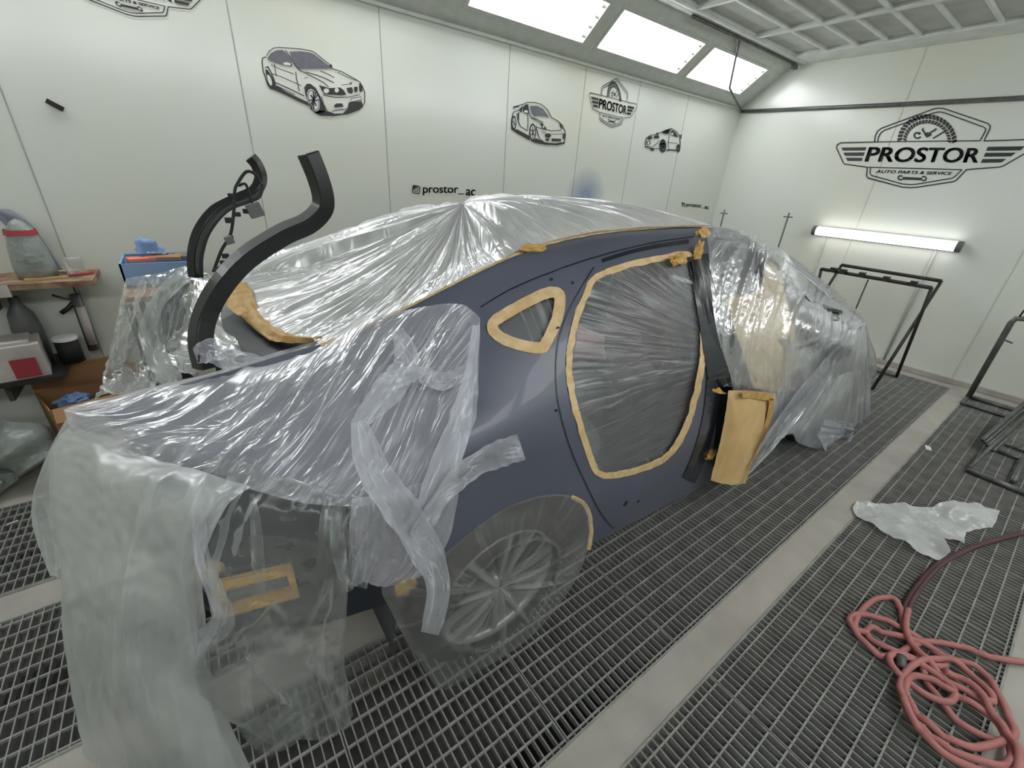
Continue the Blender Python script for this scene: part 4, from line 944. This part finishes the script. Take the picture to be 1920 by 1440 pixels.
crease_ribbon('film_strip', [(472, 925, .86, 8), (478, 970, .79, 20), (484, 1050, .78, 26), (492, 1120, .79, 18)], M['film_lobe'], 'soft vertical film fold in front of the taped vent', seed=21.3)
crease_ribbon('film_strip', [(640, 930, .75, 20), (632, 1000, .735, 30), (640, 1060, .72, 24), (650, 1110, .725, 16)], M['film_lobe'], 'narrow gathered fold of film below the lamp recess corner', seed=9.3)
crease_ribbon('film_strip', [(470, 1180, .84, 80), (520, 1240, .80, 90), (560, 1330, .82, 70), (470, 1400, .95, 90)], M['film_lobe'], 'wrinkled film fold at the foot of the tail drape', seed=10.3)
crease_ribbon('film_strip', [(366, 668, 1.24, 30), (398, 658, 1.24, 52), (440, 674, 1.24, 44), (500, 680, 1.23, 14)], S, 'short bunch of film at the foot of the near boot hinge', seed=23.3)
# taped vent under the tail
tv = thing('taped_vent', 'yellow taped rectangle around a grey vent seen through the tail film', 'tape', at(490, 1110, .835))
def vq(a, b, c, d, y=.835): return A((*a, y), (*b, y), (*c, y), (*d, y))
b = MB()
for q in (vq((398, 1095), (548, 1060), (538, 1080), (424, 1107)), vq((428, 1136), (545, 1102), (562, 1120), (412, 1161)), vq((398, 1095), (424, 1107), (428, 1136), (412, 1161)), vq((538, 1080), (548, 1060), (562, 1120), (545, 1102))):
    b.add(q + [v + Vector((0, .01, 0)) for v in q], [(3, 2, 1, 0), (4, 5, 6, 7), (0, 1, 5, 4), (1, 2, 6, 5), (2, 3, 7, 6), (3, 0, 4, 7)])
b.build('tape_frame', M['tape_gold'], tv)
q = vq((400, 1104), (550, 1068), (560, 1116), (412, 1158), .842); MB().add(q, [(3, 2, 1, 0)]).build('vent_panel', M['grey_plastic'], tv)
crumple('tape_lump', at(388, 1070, .95), (.03, .012, .028), M['tape'], 'pale dab of tape above the taped vent', 9)
crumple('tape_lump', at(760, 1085, .80), (.03, .02, .07), M['tape_gold'], 'gold tape smudge behind the wheel film', 10)
# wheel film
hub = Vector((.63, .785, .32))
wb = [at(1107, 975, .755), at(1098, 945, .75), at(1060, 928, .75), at(1010, 931, .75), at(950, 952, .75), at(900, 984, .75), at(850, 1025, .745), at(790, 1068, .74), at(718, 1096, .745), at(735, 1150, .76), at(775, 1222, .765), fl(822, 1292, .005), fl(852, 1286, .005), fl(905, 1255, .005), fl(960, 1222, .01), at(1010, 1180, .74), at(1055, 1125, .745), at(1088, 1070, .75), at(1104, 1020, .755)]
def wheel_press(p):
    # film sucked against the rim: it stands on the rim edge and the spokes and sinks between them
    dx, dz = p.x - .63, p.z - .32; r = math.hypot(dx, dz); a = math.degrees(math.atan2(dz, dx))
    ring = math.exp(-((r - .232) / .010) ** 2); sp_ = 0.0
    for k_ in range(10):
        t_ = 36 * k_ + (4 if k_ % 2 else -4) + 12; da = (a - t_ + 180) % 360 - 180
        sp_ = max(sp_, math.exp(-(math.radians(da) * max(r, .03) / .010) ** 2))
    ins = 1 / (1 + math.exp((r - .235) * 60)); sp_ *= ins
    press = max(ring * .5, sp_)
    return Vector((0, .018 * ins - .014 * press * (1 if r > .05 else .5), 0)), .42 * press * (.6 + .4 * noise.noise(p * 9)) - .05 * ins
tag(fan('wheel_film', hub, wb, M['film_wheel'], nt=360, nr=90, bulge=lambda t: Vector((0, -.02, 0)), amp=.005, ft=14, fr=.9, seed=5.5, disp=wheel_press), 'dusty film stretched over the rear wheel and tied to the arch', 'plastic film')
ribbon('masking_tape', [(1070, 930), (1092, 942), (1104, 965), (1107, 1000), (1102, 1030)], 8, M['tape'], None, off=-.004, n=30, jit=.4, label='short gold tape arc on the front of the rear wheel arch')
# front film: whole front half
def oo(px, py, off): return onside(px, py) + Vector((0, -off, .003))
rows = [A((1322, 421, 1.14), (1390, 432, 1.17), (1450, 458, 1.18), (1510, 500, 1.15), (1570, 548, 1.02), (1612, 585, .92)),
        [oo(1322, 470, .015), oo(1390, 475, .03), oo(1450, 500, .04), oo(1515, 540, .05), oo(1570, 575, .06), at(1624, 604, .82)],
        [oo(1328, 560, .015), oo(1395, 560, .03), oo(1455, 570, .04), oo(1520, 600, .05), oo(1575, 625, .05), at(1626, 625, .79)],
        [oo(1342, 640, .015), oo(1405, 640, .03), oo(1465, 650, .03), oo(1520, 670, .04), oo(1578, 680, .04), at(1630, 680, .76)],
        [oo(1365, 725, .02), oo(1425, 738, .03), oo(1475, 745, .03), oo(1525, 750, .04), oo(1578, 760, .04), at(1630, 740, .74)],
        A((1385, 870, .735), (1430, 838, .735), (1480, 815, .735), (1520, 820, .73), (1565, 820, .71), (1618, 800, .70))]
tag(sheet('front_film', rows, M['film_front'], 130, 110, amp=.014, fu=4, fv=.9, seed=11.2, crump=.003, shear=.3), 'clear film sheet draped over the whole front half of the car', 'plastic film')
ap = at(1624, 604, .80)
bd = A((1480, 640, .76), (1470, 700, .74), (1440, 790, .73), (1400, 890, .72), (1430, 855, .71), (1482, 812, .71), (1500, 832, .70), (1560, 848, .66), (1606, 852, .62), (1628, 770, .68), (1634, 690, .72))
tag(fan('front_film', ap, bd, M['film_front'], nt=160, nr=40, amp=.03, ft=26, fr=.6, seed=8.1, closed=False, k=.6), 'outer layer of film with sharp folds pulled from the front corner of the wing', 'plastic film')
crease_ribbon('film_strip', [(1622, 606, .80, 6), (1570, 660, .75, 16), (1510, 730, .72, 18), (1450, 810, .70, 16), (1405, 880, .70, 8)], S, 'sharp bright film fold running from the front corner to the sill', seed=12.3, amp=.02)
crease_ribbon('film_strip', [(1340, 455, 1.03, 10), (1400, 462, 1.04, 9), (1450, 480, 1.02, 9), (1510, 515, 1.0, 9), (1560, 555, .95, 8)], S, 'bright film fold following the windscreen pillar', seed=13.3, amp=.01)
crease_ribbon('film_strip', [(1575, 790, .66, 50), (1570, 820, .64, 70), (1590, 848, .62, 40)], S, 'gathered lobe of film touching the floor at the front wheel', seed=14.3, amp=.02)
# dark foil on the centre pillar
rows = [A((1296, 488, .99), (1318, 486, .98), (1345, 500, .98)), A((1308, 560, .91), (1335, 560, .90), (1368, 575, .90)), A((1318, 630, .85), (1345, 640, .83), (1384, 650, .83)), A((1330, 690, .80), (1352, 710, .78), (1382, 712, .79)), A((1345, 718, .77), (1358, 726, .76), (1376, 724, .77))]
tag(sheet('pillar_cover', rows, M['black'], 30, 50, amp=.014, fu=22, fv=1.5, seed=3.9), 'shiny black wrapping bunched around the centre pillar', 'wrapping')
# brown masking paper
def pp_(*q): return [onside(x, y) + Vector((0, -.003, .002)) for x, y in q]
rows = [pp_((1434, 500), (1446, 492), (1462, 512)), pp_((1418, 548), (1443, 545), (1474, 565)), pp_((1362, 562), (1428, 580), (1490, 628)), pp_((1384, 640), (1440, 650), (1490, 690)), pp_((1410, 728), (1445, 732), (1478, 738))]
tag(sheet('masking_paper', rows, M['paper'], 36, 50, amp=.006, fu=9, fv=1.2, seed=4.9, crump=.003), 'pale brown masking paper under film on the front door window', 'paper')
rows = [A((1366, 732, .74), (1410, 733, .72), (1456, 738, .74)), A((1358, 790, .73), (1410, 790, .70), (1445, 790, .73)), A((1345, 850, .73), (1390, 850, .69), (1418, 850, .72)), A((1332, 900, .73), (1370, 908, .69), (1398, 905, .72))]
tag(sheet('masking_paper', rows, M['paper_brown'], 40, 50, amp=.008, fu=4, fv=1.5, seed=5.9, crump=.002), 'folded brown paper hanging from the centre pillar almost to the gratings', 'paper')
ribbon_f = lambda x, y: at(x, y, .705)
ribbon('masking_tape', [(1392, 738), (1425, 742), (1450, 745)], 14, M['tape_gold'], None, f=ribbon_f, n=20, jit=.3, label='gold tape across the top of the hanging brown paper')
ribbon('masking_tape', [(1448, 748), (1440, 790), (1425, 830), (1412, 862)], 9, M['tape_gold'], None, f=ribbon_f, n=20, jit=.3, label='gold tape down the front edge of the hanging brown paper')

# ================================================================== FAR SIDE BY THE LEFT WALL
# grey sheet-wrapped trolley with the blue box on it
t = thing('trolley', 'film-covered trolley with a dark grey panel behind the car tail', 'trolley', (-.12, 2.75, 0))
MB().box((-.275, 2.46, 1.01), (.02, 3.0, 1.03)).build('top_board', M['card'], t)
q_ = A((296, 548, 2.41), (355, 528, 2.41), (372, 705, 2.41), (318, 716, 2.41)); q_ += [v + Vector((0, .02, 0)) for v in q_]
MB().add(q_, [(0, 3, 2, 1), (4, 5, 6, 7), (0, 1, 5, 4), (1, 2, 6, 5), (2, 3, 7, 6), (3, 0, 4, 7)]).build('front_panel', M['grey_sheet'], t)
b = MB()
for x in (-.26, .0):
    for y in (2.43, 2.98): b.box((x - .012, y - .012, 0), (x + .012, y + .012, 1.01))
b.build('legs', M['steel'], t)
c = Vector((-.14, 2.78, .95))
t = thing('box', 'light blue open box standing on the film-covered trolley', 'box', c)
b = MB(); x0, x1, y0, y1, z0, z1 = -.27, .01, 2.66, 2.95, 1.032, 1.14
b.box((x0, y0, z0), (x1, y0 + .008, z1)).box((x0, y1 - .008, z0), (x1, y1, z1)).box((x0, y0, z0), (x0 + .008, y1, z1)).box((x1 - .008, y0, z0), (x1, y1, z1)).box((x0, y0, z0), (x1, y1, z0 + .008))
b.build('body', M['blue'], t)
tag(MB().obox((-.19, 2.75, 1.146), (.05, .01, 0), (-.01, .04, 0), (0, 0, .006)).build('sanding_pad', mat('orange_pad', srgb(230, 120, 90))), 'orange sanding pad lying on the light blue box', 'pad')
tag(MB().obox((-.09, 2.77, 1.147), (.06, -.01, 0), (.01, .05, 0), (0, 0, .007)).build('sanding_block', M['card']), 'brown sanding block lying on the light blue box', 'block')
tag(MB().obox((-.02, 2.8, 1.146), (.035, 0, 0), (0, .06, 0), (0, 0, .006)).build('sanding_sheet', M['grey_plastic']), 'dark sanding sheet at the corner of the light blue box', 'sandpaper')
rows = [[Vector((-.20, 2.86, 1.16)), Vector((-.15, 2.87, 1.19)), Vector((-.10, 2.86, 1.16))], [Vector((-.21, 2.82, 1.18)), Vector((-.15, 2.82, 1.215)), Vector((-.10, 2.82, 1.17))], [Vector((-.19, 2.78, 1.155)), Vector((-.14, 2.78, 1.175)), Vector((-.08, 2.79, 1.155))]]
tag(sheet('cloth', rows, M['blue_cloth'], 14, 14, amp=.02, fu=30, fv=10, crump=.015), 'crumpled blue wipe on top of the light blue box', 'cloth')
rows = [A((236, 522, 2.38), (300, 512, 2.38), (352, 500, 2.38), (405, 520, 2.3)), A((222, 580, 2.4), (290, 560, 2.38), (345, 550, 2.36), (400, 570, 2.2)), A((212, 640, 2.4), (270, 640, 2.36), (335, 640, 2.3), (385, 640, 2.0)), A((195, 720, 2.35), (260, 710, 2.25), (325, 700, 2.1), (375, 680, 1.8)), A((172, 755, 2.0), (240, 745, 1.7), (310, 730, 1.5), (370, 712, 1.4))]
tag(sheet('trolley_film', rows, M['film_far'], 110, 90, amp=.04, fu=7, fv=1.2, seed=9.9, crump=.012), 'wrinkled clear film hanging over the trolley down to the tail', 'plastic film')
crease_ribbon('film_strip', [(345, 515, 2.3, 30), (300, 560, 2.3, 30), (278, 620, 2.3, 36), (300, 680, 2.1, 40), (330, 715, 1.8, 30)], M['film_far'], 'bright fold in the film over the trolley', seed=15.3, amp=.02)
rows = [A((368, 520, 2.05), (400, 525, 2.0), (425, 560, 1.9)), A((370, 600, 1.8), (395, 600, 1.75), (415, 600, 1.7)), A((372, 660, 1.5), (400, 640, 1.5), (440, 665, 1.4)), A((370, 700, 1.4), (410, 690, 1.35), (480, 678, 1.3))]
tag(sheet('boot_film', rows, M['film_far'], 50, 60, amp=.03, fu=9, fv=1.5, seed=16.1, crump=.008), 'small bunch of clear film around the foot of the near boot hinge', 'plastic film')
# shelves on the left wall
sh = thing('wall_shelf', 'upper wall shelf with a paint-stained board on the left', 'shelf', (-.9, 3.3, .97))
MB().box((-1.6, 3.12, .955), (-.44, YL, .985)).build('board', M['wood'], sh)
MB().box((-1.6, 3.115, .925), (-.75, 3.13, .985)).build('edge_strip', M['card_white'], sh); MB().box((-.9, 3.2, .80), (-.88, YL, .955)).build('bracket', M['steel'], sh)
sh = thing('wall_shelf', 'lower dark wall shelf under the paint-stained one', 'shelf', (-.95, 3.3, .5))
MB().box((-1.6, 3.05, .485), (-.68, YL, .51)).build('board', M['dark_steel'], sh)
MB().box((-.95, 3.2, .35), (-.93, YL, .485)).build('bracket', M['steel'], sh)
def bottle(name, c, prof, m, label, cat='bottle'):
    t = thing(name, label, cat, c); MB().lathe(c, (0, 0, 1), prof, 28).build('body', m, t, smooth=True); return t
t = bottle('spray_bottle', (-.66, 3.27, .985), [(0, .0001), (0, .075), (.05, .08), (.15, .07), (.24, .05), (.28, .02), (.29, .0001)], M['bagfilm'], 'grey dusty container standing at the left end of the upper shelf')
MB().lathe((-.66, 3.27, 1.20), (0, 0, 1), [(0, .063), (.025, .058)], 28).build('red_band', M['red'], t, smooth=True)
t = thing('cloth', 'blue grey cloth hanging beside the grey container on the upper shelf', 'cloth', (-.6, 3.4, 1.1))
rows = [[Vector((-.76, 3.42, 1.30)), Vector((-.70, 3.42, 1.30))], [Vector((-.72, 3.41, 1.2)), Vector((-.64, 3.41, 1.21))], [Vector((-.68, 3.41, .99)), Vector((-.59, 3.41, .99))]]
thick(sheet('fabric', rows, mat('slate_cloth', srgb(126, 130, 142), rough=.9), 16, 16, amp=.01, parent=t), .01)
gm = film('jar_plastic', op=.2, bump=.1, crease=.1)
bottle('jar', (-.52, 3.3, .985), [(0, .0001), (0, .035), (.085, .04), (.09, .042), (.09, .0001)], gm, 'small clear plastic jar on the upper shelf', 'jar')
for k, (x, y, dx, dy, col, lb) in enumerate(((-.62, 3.2, .16, .02, (190, 160, 110), 'pale wooden stick lying along the front of the upper shelf'), (-.5, 3.26, .1, .05, (165, 70, 75), 'red stained stick lying crosswise on the upper shelf'), (-.56, 3.36, .12, -.01, (205, 190, 150), 'cream mixing stick at the back of the upper shelf'))):
    tag(MB().obox((x, y, .991 + k * .001), (dx * .5, dy * .5, 0), (-dy * .08, dx * .08, 0), (0, 0, .005)).build('mixing_stick', mat('stick%d' % k, srgb(*col))), lb, 'stick')
# sealant gun
g = thing('sealant_gun', 'steel sealant gun hanging from the upper shelf against the left wall', 'tool', at(150, 580, 3.38))
Y0 = 3.38
MB().tube(A((140, 552, Y0), (176, 655, Y0)), .024, 10).build('cartridge_cradle', M['steel'], g, smooth=True)
MB().tube(A((150, 575, Y0 - .012), (174, 645, Y0 - .012)), .021, 12).build('cartridge', M['card_white'], g, smooth=True)
MB().tube(A((118, 520, Y0), (126, 519, Y0), (132, 527, Y0), (146, 556, Y0)), .005, 6).build('plunger_rod', M['steel'], g, smooth=True)
MB().tube(A((97, 553, Y0), (120, 560, Y0), (142, 562, Y0)), .007, 6).build('trigger', M['steel'], g, smooth=True)
MB().tube(A((115, 587, Y0), (128, 578, Y0), (142, 562, Y0)), .012, 8).build('grip', M['dark_steel'], g, smooth=True)
# things on the lower shelf
t = bottle('bottle', (-.80, 3.33, .51), [(0, .0001), (0, .055), (.2, .06), (.28, .05), (.33, .022), (.37, .02), (.375, .0001)], M['grey_plastic'], 'dark grey bottle at the back of the lower shelf')
t = bottle('paint_can', (-.66, 3.26, .51), [(0, .0001), (0, .05), (.13, .05), (.13, .0001)], M['rubber'], 'dark round tin with a white lid on the lower shelf', 'can')
MB().lathe((-.66, 3.26, .64), (0, 0, 1), [(0, .053), (.018, .053), (.02, .048), (.014, .0001)], 28).build('lid', M['white'], t, smooth=True)
t = thing('carton', 'worn white and red carton on the lower shelf', 'box', (-.88, 3.15, .51))
MB().obox((-.88, 3.16, .60), (.14, .02, 0), (-.015, .1, 0), (0, 0, .09)).build('box', M['card_white'], t, bevel=.004)
MB().obox((-.80, 3.054, .575), (.045, .006, 0), (0, .002, 0), (0, 0, .05)).build('red_panel', M['red'], t)
MB().obox((-.9, 3.15, .698), (.13, .02, .0), (-.012, .085, .0), (0, 0, .008)).build('lid_flap', M['card_white'], t)
# cardboard box on the floor
t = thing('cardboard_box', 'open brown cardboard box with a blue wipe below the wall shelves', 'box', (-.68, 3.12, 0))
X = Vector((.17, .05, 0)); Yv = Vector((-.05, .15, 0)); c = Vector((-.64, 3.15, 0))
b = MB()
for s_ in (-1, 1):
    b.obox(c + Yv * s_ + Vector((0, 0, .18)), X, Vector((0, .003, 0)), Vector((0, 0, .18))); b.obox(c + X * s_ + Vector((0, 0, .18)), Vector((.003, 0, 0)), Yv, Vector((0, 0, .18)))
b.obox(c + Vector((0, 0, .01)), X, Yv, (0, 0, .005)); b.build('walls', M['card'], t)
MB().obox(c - Yv * 1.35 + Vector((0, 0, .345)), X, Vector((.01, -.05, -.02)), (0, 0, .002)).build('flap', M['card'], t)
MB().obox(c + X * 1.2 + Vector((0, 0, .40)), Vector((.035, .01, .04)), Yv, (0, 0, .002)).build('flap', M['card'], t)
MB().obox(c + Yv + Vector((0, 0, .42)), X, Vector((0, .01, 0)), (0, 0, .06)).build('flap', M['card'], t)
MB().obox(c - Yv * 1.03 + X * .55 + Vector((0, 0, .16)), X * .3, Vector((0, .001, 0)), Vector((0, 0, .06))).build('white_label', M['card_white'], t)
crumple('cloth', (-.70, 3.13, .33), (.07, .05, .035), M['blue_cloth'], 'crumpled blue wipe inside the open cardboard box', 11, 'cloth')
t = thing('wrapped_roll', 'long grey plastic-wrapped roll leaning below the shelves at the left edge', 'bag', (-1.05, 2.9, 0))
b = MB(); b.tube(spline([Vector((-1.25, 2.95, .42)), Vector((-1.08, 2.94, .32)), Vector((-.94, 2.95, .22)), Vector((-.86, 2.9, .10))], 24), [.12 + .02 * math.sin(i * .8) for i in range(25)], 16); b.build('wrap', M['bagfilm'], t, smooth=True)
crumple('plastic_bag', (-1.12, 2.82, .10), (.14, .10, .09), M['bagfilm'], 'crumpled grey plastic bag on the floor at the left edge', 12, 'bag')
b = MB(); tag(b.tube([fl(12, 984, .003), fl(34, 976, .003)], .003, 6).build('litter_strip', M['white']), 'thin white strip of litter on the dark floor at the left edge', 'litter')

# ================================================================== END WALL
t = thing('wall_lamp', 'bright fluorescent tube lamp mounted on the end wall', 'lamp', (XE - .05, 1.5, 1.28))
a_, b_ = at(1528, 430, XE - .06, 0), at(1803, 460, XE - .06, 0)
MB().box((XE - .04, b_.y, 1.235), (XE, a_.y, 1.335)).build('housing', M['white'], t, bevel=.01)
MB().tube([(XE - .07, b_.y + .03, 1.285), (XE - .07, a_.y - .03, 1.285)], .045, 16).build('diffuser', M['tube'], t, smooth=True)
b = MB()
for y in (a_.y - .01, b_.y + .01): b.tube([(XE - .07, y - .02, 1.285), (XE - .07, y + .02, 1.285)], .052, 16)
b.build('end_cap', M['grey_plastic'], t)
for (p0, p1, r, lb) in (((1549, 446), (1490, 610), .006, 'thin cable running down from the left end of the wall lamp'), ((1755, 470), (1649, 680), .011, 'grey cable duct running down from the right end of the wall lamp')):
    q0, q1 = at(*p0, XE - .012, 0), at(*p1, XE - .012, 0); q1.y = q0.y; q1.z = .05
    tag(MB().tube([q0, q1], r, 8).build('wall_cable', M['seam'], smooth=True), lb, 'cable')
# goal-post drying racks
def rack(name, label, X0, ys, z, foot, m, r=.014, cat='rack', clips=True):
    t = thing(name, label, cat, (X0, sum(ys) / 2, 0)); ya, yb_ = ys
    MB().tube([(X0, ya, z), (X0, yb_, z)], r * 1.3, 6).build('crossbar', m, t, smooth=True)
    for y in ys: MB().tube([(X0, y, z), (X0 + foot, y, .015)], r, 6).build('leg', m, t, smooth=True)
    if clips:
        for k, f_ in enumerate((.12, .22, .4, .62, .85)): MB().box((X0 - .03, ya + (yb_ - ya) * f_ - .025, z - .01), (X0 + .03, ya + (yb_ - ya) * f_ + .02, z + .035)).build('hook', m, t)
    return t
t = rack('panel_stand', 'black goalpost stand by the end wall, its feet nearest the wall', 5.2, (1.67, .795), .973, .42, M['dark_steel'])
t = rack('panel_stand', 'black goalpost stand crossed behind the other one below the wall lamp', 5.68, (1.65, .825), .99, -.70, M['dark_steel'], clips=False)
MB().tube([(5.62, .79, .02), (5.62, 1.67, .02)], .012, 6).build('foot_bar', M['steel'], t, smooth=True)
def post(label, px0, py0, x=5.7):
    p = at(px0, py0, x, 0); t = thing('stand_post', label, 'stand', (x, p.y, 0))
    MB().tube([(x, p.y, 0), (x, p.y, p.z)], .010, 8).build('pole', M['steel'], t, smooth=True)
    MB().tube([(x, p.y - .05, p.z - .045), (x, p.y + .05, p.z - .045)], .006, 6).build('cross_pin', M['dark_steel'], t, smooth=True)
    MB().box((x - .12, p.y - .015, 0), (x + .12, p.y + .015, .012)).build('base', M['steel'], t)
post('thin grey T-topped stand pole nearest the corner of the walls', 1359, 393); post('thin grey T-topped stand pole behind the windscreen pillar', 1480, 399)
t = thing('stand_post', 'thin short pole behind the black goalpost stands', 'stand', (5.8, 1.4, 0)); p = at(1628, 524, 5.8, 0)
MB().tube([(5.8, p.y, 0), (5.8, p.y, p.z)], .007, 6).build('pole', M['dark_steel'], t, smooth=True)
# right-hand stand
t = thing('panel_stand', 'grey tubular stand at the right edge before the end wall', 'rack', (5.65, .1, 0))
MB().tube([(5.65, .255, .02), (5.65, .265, .75), (5.65, .25, .79), (5.65, .2, .80), (5.65, -.5, .80)], .022, 8).build('frame', M['steel'], t, smooth=True)
MB().tube([(5.65, -.5, .80), (5.65, -.5, .02)], .022, 8).build('leg', M['steel'], t, smooth=True)
MB().tube([(5.65, .262, .60), (5.62, .19, .59)], .008, 6).build('peg', M['steel'], t, smooth=True)
MB().tube([(5.65, .24, .80), (5.65, .20, 1.2)], .007, 6).build('rod', M['dark_steel'], t, smooth=True)
for k, x in enumerate((5.42, 5.68)): MB().tube([(x, .26, .018), (x, -.45, .018)], .016, 8).build('foot_bar', M['steel'], t, smooth=True)
MB().tube([(5.42, .26, .018), (5.70, .26, .018)], .014, 8).build('foot_bar', M['steel'], t, smooth=True)
# folded trestle lying on the floor
t = thing('trestle', 'folded grey tubular trestle lying on the gratings at the right edge', 'trestle', (4.4, -.2, 0))
P0, P1 = fl(1812, 880, .02), fl(1935, 930, .02)
MB().tube([P0, P1], .018, 8).build('floor_tube', M['steel'], t, smooth=True)
for q0, q1, r, nm in ((fl(1870, 845, .02), fl(1935, 868, .02), .014, 'floor_tube'), (fl(1884, 832, .02), fl(1935, 850, .02), .014, 'floor_tube'), (fl(1900, 902, .03), fl(1918, 862, .03), .02, 'cross_tube'),
                      (fl(1818, 876, .03), at(1925, 775, 5.1, 0), .012, 'leaning_tube')):
    MB().tube([q0, q1], r, 8).build(nm, M['steel'], t, smooth=True)
for k in range(5):
    q0 = fl(1842 + k * 5, 825 + k * 5, .10 - k * .01); q1 = at(1925, 752 + k * 9, 5.25 - .03 * k, 0)
    MB().tube([q0, q1], .014, 8).build('bundle_tube', M['steel'], t, smooth=True)

# ================================================================== HOSES AND FLOOR FILM
def hp(x, y, z=.014): return fl(1560 + x / 2.6667, 900 + y / 2.6667, z)
def hose(name, pts, label, m, r=.0115, n=None, z0=.014, parent=None, amp=.02):
    P = [hp(x, y, z0) for x, y in pts]; C = spline(P, n or len(pts) * 8)
    for i, c in enumerate(C): c.z += amp * abs(noise.noise(Vector((i * .09, z0 * 50, 1))))
    o = MB().tube(C, r, 10).build(name, m, parent, smooth=True)
    if label: tag(o, label, 'hose')
    return o
tag_h = thing('air_hose', 'coiled red rubber air hose lying on the gratings at lower right', 'hose', hp(560, 1000, 0))
coil = [(980, 915), (900, 908), (820, 890), (760, 880), (700, 855), (600, 825), (480, 808), (400, 830), (340, 860), (260, 885), (200, 850), (140, 790), (90, 720), (100, 680), (170, 680), (260, 700), (350, 745), (430, 790), (500, 850), (560, 900), (560, 935), (500, 935), (400, 900), (290, 855), (200, 800), (170, 760), (200, 745), (300, 780), (420, 810), (560, 880), (700, 930), (780, 1000), (830, 1080), (880, 1180), (905, 1270), (860, 1310), (760, 1290), (640, 1220), (540, 1110), (470, 1010), (445, 940),
        (430, 880), (390, 810), (360, 740), (340, 640), (290, 590), (210, 600), (150, 650), (115, 710), (120, 750), (170, 770)]
hose('hose', coil, None, M['hose'], parent=tag_h, n=460)
coil2 = [(380, 650), (365, 740), (380, 800), (420, 850), (500, 930), (590, 1030), (610, 1080), (580, 1110), (500, 1090), (400, 1030), (320, 960), (285, 900), (310, 870), (400, 900), (560, 1000), (700, 1080), (800, 1110), (770, 1060), (680, 960), (580, 900),
         (480, 900), (400, 930), (350, 990), (340, 1060), (370, 1150), (440, 1240), (560, 1330), (700, 1400), (840, 1430), (890, 1400), (890, 1330), (850, 1260), (760, 1170), (640, 1090), (520, 1010), (420, 980), (370, 1010), (370, 1080), (420, 1170), (520, 1260), (660, 1330), (790, 1330), (860, 1300)]
hose('hose', coil2, None, M['hose'], parent=tag_h, n=430, z0=.032)
coil3 = [(560, 960), (650, 1000), (740, 1080), (800, 1180), (870, 1260), (920, 1350), (930, 1430), (900, 1500), (800, 1480), (640, 1420), (500, 1320), (400, 1200), (350, 1100)]
hose('hose', coil3, None, M['hose'], parent=tag_h, n=120, z0=.05)
MB().tube([hp(345, 880, .04), hp(350, 940, .03)], .016, 12).build('connector', M['steel'], tag_h, smooth=True)
hose('air_hose', [(362, 660), (395, 580), (480, 470), (560, 405), (700, 340), (820, 300), (980, 258), (1100, 230)], 'dark red hose running from the coil towards the right edge', M['hose_dark'], r=.013, amp=.0)
hose('air_hose', [(372, 680), (410, 590), (500, 470), (600, 390), (760, 320), (980, 262), (1100, 236)], 'second dark hose lying beside the first towards the right edge', M['hose_dark'], r=.009, amp=.0, z0=.026)
fo_px = [(105, 135), (125, 105), (200, 115), (330, 110), (420, 128), (500, 142), (560, 125), (620, 118), (740, 120), (800, 140), (840, 155), (825, 195), (800, 240), (740, 240), (670, 262), (660, 325), (600, 310), (555, 298), (570, 330), (585, 370), (540, 400), (450, 385), (330, 310), (260, 270), (200, 230), (125, 180)]
out2 = [(p.x, p.y) for p in (hp(x, y, .02) for x, y in fo_px)]
V, F, UV = region(out2, [], lambda x, y: Vector((x, y, .006 + .07 * abs(noise.noise(Vector((x * 3.5, y * 4, 2)))) + .03 * abs(noise.noise(Vector((x * 13, y * 13, 5)))))), .018)
tag(mesh_obj('loose_film', V, F, M['film_floor'], None, UV), 'crumpled white scrap of film lying on the gratings beside the concrete strip', 'plastic film')
tag(MB().obox(fl(1740, 840, .006), (.03, .01, 0), (-.005, .015, 0), (0, 0, .004)).build('litter_scrap', M['white']), 'tiny white scrap lying by the far part of the concrete strip', 'litter')
